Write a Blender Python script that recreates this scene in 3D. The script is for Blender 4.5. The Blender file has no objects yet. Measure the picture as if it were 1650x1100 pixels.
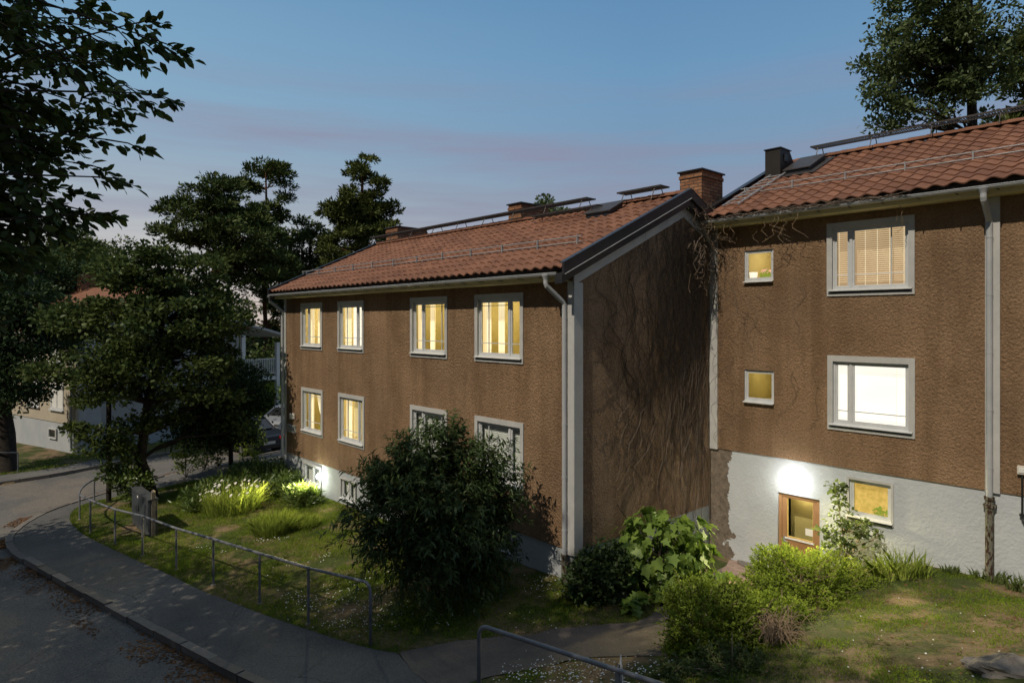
import bpy, math, random
import numpy as np
from mathutils import Vector, noise, geometry
random.seed(7); RNG = np.random.default_rng(7)
SC = bpy.context.scene
COL = SC.collection
UP = 5.8                      # everything is laid out with z = 0 at the eye, then lifted by this much
F, CX, HY, CC, SS = 1060.0, 825.0, 519.0, 0.673, 0.7395
MATS = {}

# ---------- measuring helpers: a direction of view meets a real plane or the ground ----------
def ray(px, py):
    t = (px-CX)/F
    return Vector((CC*t-SS, SS*t+CC, (HY-py)/F))
def at(px, py, s): return ray(px, py)*s
def onY(px, py, Y): r = ray(px, py); return r*(Y/r.y)
def onX(px, py, X): r = ray(px, py); return r*(X/r.x)
def cam2w(x, y): return (CC*x-SS*y, SS*x+CC*y)

# ---------- terrain ----------
_pts = []
def tp(px, py, z):
    p = at(px, py, -z*F/(py-HY)); _pts.append((p.x, p.y, z))
for a in [(597,1040,-5.5),(497,998,-5.6),(418,969,-5.68),(344,934,-5.72),(230,891,-5.8),(128,838,-5.92),(152,815,-5.9),
          (0,1100,-5.85),(300,1100,-5.75),(430,1100,-5.65),(0,900,-5.95),(0,770,-6.0),(430,705,-5.85),(200,730,-5.95),(30,740,-5.98),
          (620,1090,-5.4),(780,1060,-5.2),(1060,1000,-5.25),(900,1020,-5.2),(1215,909,-5.72),(1450,1000,-4.62),(1650,1000,-4.38),
          (1650,1100,-4.12),(1200,1100,-4.68),(1140,1045,-5.0),(1300,1000,-4.85)]: tp(*a)
def wp(px, Y, z): p = onY(px, 600, Y); _pts.append((p.x, Y, z))
wp(912,9.62,-5.14); wp(560,9.62,-5.5); wp(465,9.62,-5.62)
for px, z in ((1290,-5.84),(1190,-5.74),(1345,-5.45),(1440,-4.78),(1597,-4.72),(1650,-4.7)): wp(px,14.57,z)
for px, s, z in ((772,8.8,-5.0),(995,7.4,-4.85)): p = at(px,900,s); _pts.append((p.x,p.y,z))
_pts += [(-8.75,12,-5.35),(-8.75,14.4,-5.7),(0,-10,-4.6),(-12,-10,-5.5),(-25,-12,-6),(20,-10,-4),(20,15,-4.2),(28,30,-4.5),
         (0,40,-5),(-20,30,-5.7),(-40,0,-6.1),(-40,20,-6),(-60,45,-6),(-60,-20,-6.2),(28,0,-4),(-15,14,-5.5),(-15,20,-5.5),(-5,22,-5.0),(0,3,-4.7)]
_P = np.array(_pts)
def _U(r2): return np.where(r2 < 1e-9, 0, r2*np.log(np.maximum(r2, 1e-9)))*0.5
_n = len(_P)
_d2 = ((_P[:,None,:2]-_P[None,:,:2])**2).sum(-1)
_A = np.zeros((_n+3,_n+3)); _A[:_n,:_n] = _U(_d2)+np.eye(_n)*0.6
_A[:_n,_n] = 1; _A[:_n,_n+1:] = _P[:,:2]; _A[_n,:_n] = 1; _A[_n+1:,:_n] = _P[:,:2].T
_W = np.linalg.solve(_A, np.concatenate([_P[:,2],[0,0,0]]))
def G(x, y):
    x = np.clip(np.atleast_1d(np.asarray(x, float)), -60, 28); y = np.clip(np.atleast_1d(np.asarray(y, float)), -20, 45)
    out = np.empty(x.shape)
    xf, yf, of = x.ravel(), y.ravel(), out.ravel()
    for i in range(0, len(xf), 20000):
        X, Y = xf[i:i+20000], yf[i:i+20000]
        r2 = (X[:,None]-_P[None,:,0])**2+(Y[:,None]-_P[None,:,1])**2
        of[i:i+20000] = _U(r2)@_W[:_n]+_W[_n]+_W[_n+1]*X+_W[_n+2]*Y
    return of.reshape(x.shape)
def g1(x, y): return float(G([x],[y])[0])
def onG(px, py):
    r = ray(px, py); s = np.arange(3, 120, 0.05)
    z = r.z*s; h = G(r.x*s, r.y*s)
    k = np.argmax(z < h)
    if not (z < h).any(): k = len(s)-1
    if k == 0: return r*float(s[0])
    a, b = z[k-1]-h[k-1], z[k]-h[k]
    ss = s[k-1]+0.05*a/(a-b)
    return r*float(ss)
def gxy(px, py): p = onG(px, py); return (p.x, p.y)

# ---------- materials ----------
def nt(name):
    m = bpy.data.materials.new(name); m.use_nodes = True; t = m.node_tree; t.nodes.clear()
    return m, t
def N(t, typ, **kw):
    n = t.nodes.new(typ)
    for k, v in kw.items():
        if k == 'i':
            for a, b in v.items():
                if hasattr(b, 'is_output') or isinstance(b, bpy.types.NodeSocket): t.links.new(b, n.inputs[a])
                else: n.inputs[a].default_value = b
        else: setattr(n, k, v)
    return n
def c4(c): return (c[0], c[1], c[2], 1)
def ramp(t, fac, stops):
    r = N(t, 'ShaderNodeValToRGB'); t.links.new(fac, r.inputs[0])
    e = r.color_ramp.elements
    while len(e) < len(stops): e.new(0.5)
    for k, (p, c) in enumerate(stops):
        e[k].position = p; e[k].color = c4(c) if len(c) == 3 else c
    return r.outputs[0]
def mixc(t, f, a, b, mode='MIX'):
    n = N(t, 'ShaderNodeMix', data_type='RGBA', blend_type=mode)
    for k, v in ((0, f), (6, a), (7, b)):
        if isinstance(v, bpy.types.NodeSocket): t.links.new(v, n.inputs[k])
        else: n.inputs[k].default_value = v if k == 0 else c4(v)
    return n.outputs[2]
def tex(t, scale, detail=4, rough=.55, vec=None, kind='ShaderNodeTexNoise'):
    n = N(t, kind); n.inputs['Scale'].default_value = scale
    if kind == 'ShaderNodeTexNoise': n.inputs['Detail'].default_value = detail; n.inputs['Roughness'].default_value = rough
    if vec is None: vec = N(t, 'ShaderNodeTexCoord').outputs['Object']
    t.links.new(vec, n.inputs['Vector'])
    return n.outputs[0]
def mapv(t, sc, loc=(0,0,0), src='Object'):
    m = N(t, 'ShaderNodeMapping'); t.links.new(N(t, 'ShaderNodeTexCoord').outputs[src], m.inputs[0])
    m.inputs['Scale'].default_value = sc; m.inputs['Location'].default_value = loc
    return m.outputs[0]
def out(t, sh): o = N(t, 'ShaderNodeOutputMaterial'); t.links.new(sh, o.inputs[0])
def mat(name, c1, c2=None, scale=3, rough=.8, bump=0, bscale=40, metal=0, island=False, spec=.3, big=None, stops=None, extra=None):
    m, t = nt(name); MATS[name] = m
    b = N(t, 'ShaderNodeBsdfPrincipled', i={'Roughness': rough, 'Metallic': metal, 'Specular IOR Level': spec})
    if c2 is None: b.inputs[0].default_value = c4(c1); col = None
    else:
        col = ramp(t, tex(t, scale, 6, .65), stops or [(.3, c1), (.7, c2)])
        if island:
            ri = N(t, 'ShaderNodeNewGeometry').outputs['Random Per Island']
            col = mixc(t, .7, col, ramp(t, ri, [(0, c1), (1, c2)]))
        if big: col = mixc(t, ramp(t, tex(t, big[1], 3), [(.42,(0,0,0)),(.62,(1,1,1))]), col, big[0])
        if extra: col = extra(t, col)
        t.links.new(col, b.inputs[0])
    if bump:
        h = tex(t, bscale, 3, .6)
        bp = N(t, 'ShaderNodeBump', i={'Strength': min(1, bump), 'Distance': .02*max(1, bump), 'Height': h}); t.links.new(bp.outputs[0], b.inputs['Normal'])
    out(t, b.outputs[0]); return m
def cracks(t, c):
    """fine dark cracks wandering over parts of an asphalt surface"""
    o = N(t, 'ShaderNodeTexCoord').outputs['Object']
    w = mixc(t, .3, o, N(t, 'ShaderNodeTexNoise', i={'Scale': 1.6, 'Detail': 4.0, 'Vector': o}).outputs['Color'], 'ADD')
    v = N(t, 'ShaderNodeTexVoronoi', feature='DISTANCE_TO_EDGE', i={'Scale': .6}); t.links.new(w, v.inputs['Vector'])
    line = ramp(t, v.outputs[0], [(.0,(.7,.7,.7)),(.006,(0,0,0))]); gate = ramp(t, tex(t, .45, 3), [(.48,(0,0,0)),(.54,(1,1,1))])
    k = N(t, 'ShaderNodeMath', operation='MULTIPLY', i={0: line, 1: gate}).outputs[0]
    return mixc(t, k, c, (.018,.018,.018))
def emis(name, col, strength, diff=(.5,.4,.25), noisy=None, wave=None):
    m, t = nt(name); MATS[name] = m
    e = N(t, 'ShaderNodeEmission', i={'Color': c4(col), 'Strength': strength})
    if noisy:
        c = ramp(t, tex(t, noisy[1], 3, .5, mapv(t, noisy[2])), [(.35, noisy[0]), (.65, col)]); t.links.new(c, e.inputs[0])
    d = N(t, 'ShaderNodeBsdfDiffuse', i={'Color': c4(diff)})
    a = N(t, 'ShaderNodeAddShader'); t.links.new(e.outputs[0], a.inputs[0]); t.links.new(d.outputs[0], a.inputs[1])
    out(t, a.outputs[0]); m.cycles.emission_sampling = 'NONE'; return m
def leafmat(name, c1, c2, transl=.35, rough=.5, gloss=.06, clump=.8):
    m, t = nt(name); MATS[name] = m
    ri = N(t, 'ShaderNodeNewGeometry').outputs['Random Per Island']
    n = tex(t, clump, 2)
    mid = tuple((a+b)/2 for a, b in zip(c1, c2))
    col = mixc(t, .5, ramp(t, ri, [(0, c1), (.6, mid), (1, c2)]), ramp(t, n, [(.35, c1), (.65, c2)]))
    d = N(t, 'ShaderNodeBsdfDiffuse'); tr = N(t, 'ShaderNodeBsdfTranslucent'); gl = N(t, 'ShaderNodeBsdfGlossy', i={'Roughness': rough, 'Color': (.8,.9,.8,1)})
    t.links.new(col, d.inputs[0]); t.links.new(mixc(t, .5, col, (.12,.16,.02), 'ADD') if False else col, tr.inputs[0])
    m1 = N(t, 'ShaderNodeMixShader', i={0: transl}); t.links.new(d.outputs[0], m1.inputs[1]); t.links.new(tr.outputs[0], m1.inputs[2])
    m2 = N(t, 'ShaderNodeMixShader', i={0: gloss}); t.links.new(m1.outputs[0], m2.inputs[1]); t.links.new(gl.outputs[0], m2.inputs[2])
    out(t, m2.outputs[0]); return m

# ---------- mesh helpers ----------
class MB:
    def __init__(s): s.v = []; s.f = []; s.m = []; s.mats = []
    def _mi(s, mt):
        if mt is None: mt = s.mats[0] if s.mats else None
        if mt not in s.mats: s.mats.append(mt)
        return s.mats.index(mt)
    def add(s, V, Fs, mt=None):
        o = len(s.v); s.v += [tuple(p) for p in V]; k = s._mi(mt)
        for f in Fs: s.f.append(tuple(i+o for i in f)); s.m.append(k)
    def box(s, x0, x1, y0, y1, z0, z1, mt=None):
        s.add([(x0,y0,z0),(x1,y0,z0),(x1,y1,z0),(x0,y1,z0),(x0,y0,z1),(x1,y0,z1),(x1,y1,z1),(x0,y1,z1)],
              [(0,3,2,1),(4,5,6,7),(0,1,5,4),(1,2,6,5),(2,3,7,6),(3,0,4,7)], mt)
    def prism(s, pts, d, mt=None):
        """extrude the closed polygon pts (3-D) by the vector d"""
        n = len(pts); d = Vector(d); A = [Vector(p) for p in pts]; B = [p+d for p in A]
        s.add(A+B, [tuple(range(n))[::-1], tuple(range(n, 2*n))]+[(i,(i+1)%n,(i+1)%n+n,i+n) for i in range(n)], mt)
    def quad(s, a, b, c, d, mt=None): s.add([a,b,c,d], [(0,1,2,3)], mt)
    def tube(s, pts, r, seg=8, mt=None, caps=True):
        pts = [Vector(p) for p in pts]; n = len(pts); rr = r if isinstance(r, (list, tuple)) else [r]*n
        V = []; up = None
        for i, p in enumerate(pts):
            t = (pts[min(i+1,n-1)]-pts[max(i-1,0)])
            if t.length < 1e-9: t = Vector((0,0,1))
            t.normalize()
            if up is None: up = Vector((0,0,1)) if abs(t.z) < .9 else Vector((1,0,0))
            a = t.cross(up)
            if a.length < 1e-4: a = t.orthogonal()
            a.normalize(); b = a.cross(t); b.normalize(); up = b
            for k in range(seg):
                an = 2*math.pi*k/seg
                V.append(p+(a*math.cos(an)+b*math.sin(an))*rr[i])
        Fs = [(i*seg+k, i*seg+(k+1)%seg, (i+1)*seg+(k+1)%seg, (i+1)*seg+k) for i in range(n-1) for k in range(seg)]
        if caps: Fs += [tuple(range(seg))[::-1], tuple(range((n-1)*seg, n*seg))]
        s.add(V, Fs, mt)
    def lathe(s, c, prof, seg=12, mt=None):
        V = []; 
        for r, z in prof:
            for k in range(seg): a = 2*math.pi*k/seg; V.append((c[0]+r*math.cos(a), c[1]+r*math.sin(a), c[2]+z))
        n = len(prof)
        s.add(V, [(i*seg+k, i*seg+(k+1)%seg, (i+1)*seg+(k+1)%seg, (i+1)*seg+k) for i in range(n-1) for k in range(seg)]+[tuple(range(seg))[::-1], tuple(range((n-1)*seg, n*seg))], mt)
    def build(s, name, mt=None, parent=None, smooth=False, local=False, bevel=0):
        if mt is not None and not s.mats: s.mats = [mt]
        mats = [mt if m is None else m for m in s.mats]
        off = (0,0,0)
        if parent is not None and not local: off = parent.get('_root', (0,0,0))
        me = bpy.data.meshes.new(name)
        V = [(v[0]-off[0], v[1]-off[1], v[2]-off[2]) for v in s.v]
        me.from_pydata(V, [], s.f)
        for m in mats: me.materials.append(MATS[m] if isinstance(m, str) else m)
        if len(mats) > 1: me.polygons.foreach_set('material_index', s.m)
        if smooth: me.polygons.foreach_set('use_smooth', [True]*len(me.polygons))
        me.update()
        return link(name, me, parent, bevel)
def link(name, me, parent=None, bevel=0):
    o = bpy.data.objects.new(name, me); COL.objects.link(o)
    if parent is not None:
        o.parent = parent; o['_root'] = parent.get('_root', (0,0,0))
    if bevel:
        b = o.modifiers.new('bevel', 'BEVEL'); b.width = bevel; b.segments = 2; b.limit_method = 'ANGLE'
    return o
def arrmesh(name, V, Fa, mt, parent=None, smooth=False, fm=None):
    """fast mesh from a (n,3) array and an (m,k) array of faces"""
    off = np.array(parent.get('_root', (0,0,0)) if parent is not None else (0,0,0))
    V = np.asarray(V, float)-off; Fa = np.asarray(Fa, np.int32)
    me = bpy.data.meshes.new(name); k = Fa.shape[1]
    me.vertices.add(len(V)); me.vertices.foreach_set('co', V.ravel())
    me.loops.add(Fa.size); me.loops.foreach_set('vertex_index', Fa.ravel())
    me.polygons.add(len(Fa)); me.polygons.foreach_set('loop_start', np.arange(0, Fa.size, k, dtype=np.int32))
    if smooth: me.polygons.foreach_set('use_smooth', [True]*len(Fa))
    for m in (mt if isinstance(mt, list) else [mt]): me.materials.append(MATS[m])
    if fm is not None: me.polygons.foreach_set('material_index', np.asarray(fm, np.int32))
    me.update(calc_edges=True); me.validate()
    return link(name, me, parent)
def thing(name, label, cat, loc=(0,0,0), group=None, rotz=0):
    o = bpy.data.objects.new(name, None); COL.objects.link(o); o.location = loc; o.rotation_euler = (0,0,rotz)
    o.empty_display_size = .2
    o['_root'] = tuple(loc); tag(o, label, cat, group); return o
def tag(o, label, cat, group=None):
    o['label'] = label; o['category'] = cat
    if group: o['group'] = group
    return o
def kind(o, k): o['kind'] = k; return o

# ---------- foliage ----------
SHAPES = {
 'leaf': [(0,0),(.3,.26),(.7,.22),(1,0),(.7,-.22),(.3,-.26)],
 'quad': [(0,0),(.45,.3),(1,0),(.45,-.3)],
 'lance': [(0,0),(.4,.13),(1,0),(.4,-.13)],
 'needle': [(0,0),(.5,.17),(1,0),(.5,-.17)],
 'blade': [(0,.05),(1,0),(0,-.05)],
 'maple': [(0,0),(-.08,.22),(.12,.5),(.3,.28),(.55,.45),(.62,.2),(1,0),(.62,-.2),(.55,-.45),(.3,-.28),(.12,-.5),(-.08,-.22)],
 'petal': [(.5*math.cos(a*math.pi/3), .5*math.sin(a*math.pi/3)) for a in range(6)],
}
def unit(a): return a/np.maximum(np.linalg.norm(a, axis=1, keepdims=True), 1e-9)
def leaves(name, P, D, Nn, size, shape, mt, parent=None, fold=0.0):
    """one flat leaf polygon per point P, along D, facing Nn"""
    P = np.asarray(P); n = len(P); D = unit(D); S_ = unit(np.cross(Nn, D)); Nn = np.cross(D, S_)
    sh = np.array(SHAPES[shape]); k = len(sh); size = np.broadcast_to(np.asarray(size), (n,))
    V = P[:,None,:]+D[:,None,:]*(sh[None,:,0,None]*size[:,None,None])+S_[:,None,:]*(sh[None,:,1,None]*size[:,None,None])
    if fold: V = V+Nn[:,None,:]*((np.abs(sh[None,:,1,None])*fold-sh[None,:,0,None]**2*fold*.5)*size[:,None,None])
    return arrmesh(name, V.reshape(-1,3), np.arange(n*k).reshape(n,k), mt, parent)
def rdir(n, flat=1.0):
    a = RNG.normal(size=(n,3)); a[:,2] *= flat; return unit(a)
def in_blobs(blobs, n, shell=.55):
    vol = np.array([b[3]*b[4]*b[5] for b in blobs])**.8; pick = RNG.choice(len(blobs), n, p=vol/vol.sum())
    B = np.array(blobs)[pick]; d = rdir(n); r = (shell**3+(1-shell**3)*RNG.random(n))**(1/3)
    return B[:,:3]+d*B[:,3:6]*r[:,None]
def foliage_pts(C, per, cr, flat=.6):
    n = len(C)*per; O = rdir(n)*(RNG.random(n)**.45)[:,None]*cr*(.6+.8*np.repeat(RNG.random(len(C)), per))[:,None]; O[:,2] *= flat
    return np.repeat(C, per, 0)+O, O
def join_mesh(a, b, root):
    """append the mesh b (whole coordinates) to a (measured from its root)"""
    off = np.array(root['_root']); A_, B_ = a.data, b.data; k = A_.polygons[0].loop_total
    va = np.empty(len(A_.vertices)*3); A_.vertices.foreach_get('co', va); vb = np.empty(len(B_.vertices)*3); B_.vertices.foreach_get('co', vb)
    V = np.concatenate([va.reshape(-1,3), vb.reshape(-1,3)-off]); m = bpy.data.meshes.new(a.name); n = len(V)
    m.vertices.add(n); m.vertices.foreach_set('co', V.ravel()); m.loops.add(n); m.loops.foreach_set('vertex_index', np.arange(n, dtype=np.int32))
    m.polygons.add(n//k); m.polygons.foreach_set('loop_start', np.arange(0, n, k, dtype=np.int32)); m.materials.append(A_.materials[0]); m.update(calc_edges=True)
    a.data = m; bpy.data.objects.remove(b); bpy.data.meshes.remove(A_); bpy.data.meshes.remove(B_)
def limb(mb, a, b, r0, r1, n=5, wob=.12, mt=None, seg=5, lift=0.0):
    a, b = Vector(a), Vector(b); L = (b-a).length; pts = []
    for i in range(n+1):
        t = i/n; p = a.lerp(b, t)
        if 0 < i < n: p += Vector((random.gauss(0,1),random.gauss(0,1),random.gauss(0,.6)))*wob*L*.3
        p.z += lift*L*t*(1-t)*2
        pts.append(p)
    mb.tube(pts, [r0+(r1-r0)*i/n for i in range(n+1)], seg, mt, caps=False); return pts
def plant(name, label, cat, base, blobs, ncl, per, cr, lsize, shape, mt, bark='bark', trunk=None, tr=.12, limbs=40, group=None,
          flat=.6, shell=.5, updir=.3, crownname='crown', trunkname='trunk', lr=None, fold=.3, nflat=1.0, extra=None, outward=0, shoots=None):
    """a tree or bush: trunk mesh with limbs reaching into the crown, crown of separate leaves"""
    base = Vector(base); root = thing(name, label, cat, base, group)
    C = in_blobs(blobs, ncl, shell)
    if extra is not None: C = np.concatenate([C, np.asarray(extra, float)])
    P, O = foliage_pts(C, per, cr, flat)
    D = unit(unit(O)*.8+rdir(len(P))*.8+np.array([0,0,updir])); Nn = unit(rdir(len(P))*nflat+np.array([0,0,.9])) if not outward else unit(unit(P-np.array(base)-np.array([0,0,.4]))*outward+rdir(len(P))*.35+np.array([0,0,.35]))
    sz = lsize*(.6+.8*RNG.random(len(P)))
    leaves(crownname, P, D, Nn, sz, shape, mt, root, fold)
    mb = MB()
    if shoots:      # leafy shoots standing out of the crown: (number, length, leaves per shoot, rise)
        ns, SL_, nl, rise = shoots; S0 = in_blobs(blobs, ns, .75); cen = np.array([[b[0],b[1],b[2]] for b in blobs]).mean(0)
        SD = unit(unit(S0-cen)+rdir(ns)*.55+np.array([0,0,rise])); LN = SL_*(.5+.8*RNG.random(ns)); S0 = S0-SD*LN[:,None]*.35
        tt = np.tile((np.arange(nl)+.5)/nl, ns)**.8; SDr, S0r, LNr = np.repeat(SD,nl,0), np.repeat(S0,nl,0), np.repeat(LN,nl)
        droop = np.zeros((ns*nl,3)); droop[:,2] = -.25*tt**2*LNr
        Q = S0r+SDr*(tt*LNr)[:,None]+droop; rad = unit(np.cross(SDr, rdir(ns*nl)))
        LDn = unit(SDr*.6+rad*.9+np.array([0,0,updir]))
        q_ = leaves(crownname+'_x', Q, LDn, unit(rdir(ns*nl)*.5+np.array([0,0,1.0])), lsize*(.6+.7*RNG.random(ns*nl)), shape, mt, None, fold)
        a_ = [c for c in root.children if c.name.startswith(crownname)][0]; join_mesh(a_, q_, root)
        for i in range(0, ns, 2): mb.tube([tuple(S0[i]), tuple(S0[i]+SD[i]*LN[i]*.5), tuple(S0[i]+SD[i]*LN[i]*.95-np.array([0,0,.22*LN[i]]))], [.006,.004,.002], 3, bark, caps=False)
    trunk = trunk or [base, base+Vector((0,0,.4))]
    trunk = [Vector(p) for p in trunk]; n = len(trunk)
    rad = [tr*(1-.72*i/max(1,n-1)) for i in range(n)]
    mb.tube([trunk[0]-Vector((0,0,.15))]+trunk, [rad[0]*1.35]+rad, 9, bark)
    idx = RNG.choice(len(C), min(limbs, len(C)), replace=False)
    for i in idx:
        c = Vector(C[i]); best = min(range(n), key=lambda k: (trunk[k]-c).length+max(0, trunk[k].z-c.z+.2)*1.5)
        st = trunk[best]; r0 = (lr or rad[best]*.45)
        limb(mb, st, c, r0*(.7+.5*random.random()), max(.006, r0*.18), 5, .16, bark, 5, .12)
    mb.build(trunkname, bark, root, smooth=True)
    return root

def drape(name, outline, mt, dz, res=.35, parent=None, jitter=0.0):
    """a sheet laid on the terrain inside the outline (list of xy)"""
    pts = []
    n = len(outline)
    for i in range(n):
        a, b = Vector(outline[i]), Vector(outline[(i+1)%n]); L = (b-a).length; k = max(1, int(L/res)) if L < 40 else max(1, int(L/2))
        for j in range(k):
            p = a.lerp(b, j/k)
            if jitter: p = p+Vector((noise.noise((p.x*1.7,p.y*1.7,3)),noise.noise((p.x*1.7,p.y*1.7,9))))*jitter
            pts.append(p)
    m = len(pts); edges = [(i,(i+1)%m) for i in range(m)]
    xs = [p.x for p in pts]; ys = [p.y for p in pts]
    x0, x1, y0, y1 = max(min(xs), -36), min(max(xs), 6), max(min(ys), -6), min(max(ys), 26)
    inner = []
    PX, PY = np.meshgrid(np.arange(x0, x1, res*1.3), np.arange(y0, y1, res*1.3)); PX, PY = PX.ravel(), PY.ravel()
    ins = inpoly(PX, PY, [(p.x,p.y) for p in pts])
    inner = [Vector((a,b)) for a,b,c in zip(PX,PY,ins) if c]
    r = geometry.delaunay_2d_cdt(pts+inner, edges, [], 1, 1e-4)
    vv = np.array([(v.x,v.y) for v in r[0]]); z = G(vv[:,0], vv[:,1])+dz
    mb = MB(); mb.add([(a,b,c) for (a,b),c in zip(vv,z)], [tuple(f) for f in r[2]], mt)
    o = mb.build(name, mt, parent, smooth=True)
    me = o.data
    if me.polygons and me.polygons[0].normal.z < 0: me.flip_normals()
    return o
def inpoly(x, y, poly):
    x = np.asarray(x); y = np.asarray(y); c = np.zeros(x.shape, bool); n = len(poly); j = n-1
    for i in range(n):
        xi, yi = poly[i][0], poly[i][1]; xj, yj = poly[j][0], poly[j][1]
        c ^= ((yi > y) != (yj > y)) & (x < (xj-xi)*(y-yi)/((yj-yi) or 1e-12)+xi); j = i
    return c
# ---------- materials of the place ----------
def stucco(name, c1, c2, rough_k=1.0):
    m, t = nt(name); MATS[name] = m
    b = N(t, 'ShaderNodeBsdfPrincipled', i={'Roughness': .95, 'Specular IOR Level': .1})
    col = ramp(t, tex(t, 1.1, 5, .6), [(.3, c1), (.7, c2)])
    n2 = tex(t, 26, 3, .6); col = mixc(t, .55, col, ramp(t, n2, [(.35,(.5,.5,.5)),(.6,(1.1,1.08,1.05))]), 'MULTIPLY')
    st = ramp(t, tex(t, 1, 4, .6, mapv(t, (2.2,2.2,.22))), [(.38,(.74,.72,.7)),(.56,(1,1,1))]); col = mixc(t, .8, col, st, 'MULTIPLY')
    big = ramp(t, tex(t, .33, 4, .65), [(.36,(.80,.80,.82)),(.62,(1.1,1.08,1.05))]); col = mixc(t, .8, col, big, 'MULTIPLY')
    t.links.new(col, b.inputs[0])
    v = tex(t, 24, 3, .65); w = tex(t, 60, 2, .5)
    h = N(t, 'ShaderNodeMath', operation='MULTIPLY_ADD', i={0: w, 1: .35, 2: v}).outputs[0]
    bp = N(t, 'ShaderNodeBump', i={'Strength': 1.0, 'Distance': .05*rough_k, 'Height': h}); t.links.new(bp.outputs[0], b.inputs['Normal'])
    out(t, b.outputs[0])
stucco('stucco_house', (.285,.188,.115), (.35,.24,.152))
stucco('stucco_gable', (.39,.27,.175), (.46,.33,.225), 1.5)  # same stucco made paler, to lift the shaded end wall by colour
def plinthx(t, col):
    # bare, peeled patch by the inner corner and rain-splash dirt near the soil (shapes of their own)
    xyz = N(t, 'ShaderNodeSeparateXYZ'); t.links.new(N(t, 'ShaderNodeTexCoord').outputs['Object'], xyz.inputs[0])
    nz = tex(t, 1.6, 5, .7)
    a = N(t, 'ShaderNodeMath', operation='MULTIPLY_ADD', i={0: nz, 1: 1.1, 2: xyz.outputs[0]}).outputs[0]
    f = N(t, 'ShaderNodeMath', operation='LESS_THAN', i={0: a, 1: .64}).outputs[0]
    raw = ramp(t, tex(t, 9, 5, .7), [(.3,(.10,.085,.07)),(.7,(.24,.20,.16))])
    col = mixc(t, f, col, raw)
    sp = ramp(t, tex(t, 34, 2, .5), [(.24,(.25,.22,.2)),(.31,(1,1,1))]); col = mixc(t, .75, col, sp, 'MULTIPLY')
    return col
mat('plinth_paint', (.36,.40,.43), (.45,.48,.50), 1.3, .9, .5, 18, spec=.15, extra=lambda t, c: mixc(t, .7, c, ramp(t, tex(t, 30, 2, .5), [(.24,(.3,.28,.26)),(.31,(1,1,1))]), 'MULTIPLY'))
mat('plinth_peeling', (.44,.48,.52), (.53,.57,.60), 1.3, .9, .6, 16, spec=.15, extra=plinthx)
mat('trim', (.42,.43,.43), (.52,.53,.52), 3, .6, .12, 30)
mat('sash_paint', (.5,.53,.55), (.6,.62,.63), 5, .45)
mat('pipe_paint', (.36,.39,.41), (.45,.47,.49), 2.5, .42, .05, 20, spec=.5)
mat('soffit_paint', (.55,.49,.25), (.68,.6,.33), 3, .7)
mat('black_metal', (.012,.013,.015), (.03,.03,.033), 3, .38, .05, 12, spec=.5)
mat('brown_metal', (.018,.016,.014), (.03,.027,.024), 2, .5, .04, 12)
mat('steel', (.26,.27,.28), (.40,.41,.42), 12, .5, 0, 1, .3)
mat('dark_steel', (.05,.045,.045), (.1,.09,.085), 12, .5, 0, 1, .5)
mat('rail_steel', (.13,.14,.155), (.24,.25,.27), 5, .5, .1, 60, .2)
mat('roof_tile', (.16,.075,.048), (.27,.13,.08), 7, .82, .35, 30, island=True, stops=[(.25,(.16,.075,.048)),(.75,(.27,.13,.08))],
    extra=lambda t, c: mixc(t, ramp(t, tex(t, 9, 5, .75), [(.60,(0,0,0)),(.70,(.8,.8,.8))]), mixc(t, .8, c, ramp(t, tex(t, 1.4, 6, .7), [(.40,(1.1,1.08,1.05)),(.68,(.66,.64,.62))]), 'MULTIPLY'), (.12,.115,.095)))
mat('roof_under', (.03,.022,.018))
def brickmat():
    m, t = nt('brick'); MATS['brick'] = m
    b = N(t, 'ShaderNodeBsdfPrincipled', i={'Roughness': .9, 'Specular IOR Level': .15})
    g = N(t, 'ShaderNodeTexCoord').outputs['Object']; s = N(t, 'ShaderNodeSeparateXYZ'); t.links.new(g, s.inputs[0])
    a = N(t, 'ShaderNodeMath', operation='ADD', i={0: s.outputs[0], 1: s.outputs[1]}).outputs[0]
    cb = N(t, 'ShaderNodeCombineXYZ', i={0: a, 1: s.outputs[2]})
    br = N(t, 'ShaderNodeTexBrick', i={'Color1': (.28,.12,.062,1), 'Color2': (.42,.22,.12,1), 'Mortar': (.10,.085,.07,1), 'Scale': 1.0, 'Mortar Size': .012, 'Brick Width': .25, 'Row Height': .082, 'Bias': -.1})
    t.links.new(cb.outputs[0], br.inputs[0])
    c = mixc(t, .5, br.outputs[0], ramp(t, tex(t, 8, 5), [(.3,(.5,.5,.5)),(.7,(1.1,1.1,1.1))]), 'MULTIPLY'); t.links.new(c, b.inputs[0])
    bp = N(t, 'ShaderNodeBump', i={'Strength': .8, 'Distance': .01, 'Height': br.outputs[0]}); t.links.new(bp.outputs[0], b.inputs['Normal'])
    out(t, b.outputs[0])
brickmat()
def glassmat():
    m, t = nt('glass'); MATS['glass'] = m
    fr = N(t, 'ShaderNodeLayerWeight', i={'Blend': .5}); pw = N(t, 'ShaderNodeMath', operation='POWER', i={0: fr.outputs['Facing'], 1: 4.0}); k = N(t, 'ShaderNodeMath', operation='MULTIPLY_ADD', i={0: pw.outputs[0], 1: .7, 2: .05})
    a = N(t, 'ShaderNodeBsdfTransparent', i={'Color': (.93,.96,.94,1)}); g = N(t, 'ShaderNodeBsdfGlossy', i={'Roughness': .03})
    x = N(t, 'ShaderNodeMixShader'); t.links.new(k.outputs[0], x.inputs[0]); t.links.new(a.outputs[0], x.inputs[1]); t.links.new(g.outputs[0], x.inputs[2])
    out(t, x.outputs[0])
glassmat()
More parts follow.
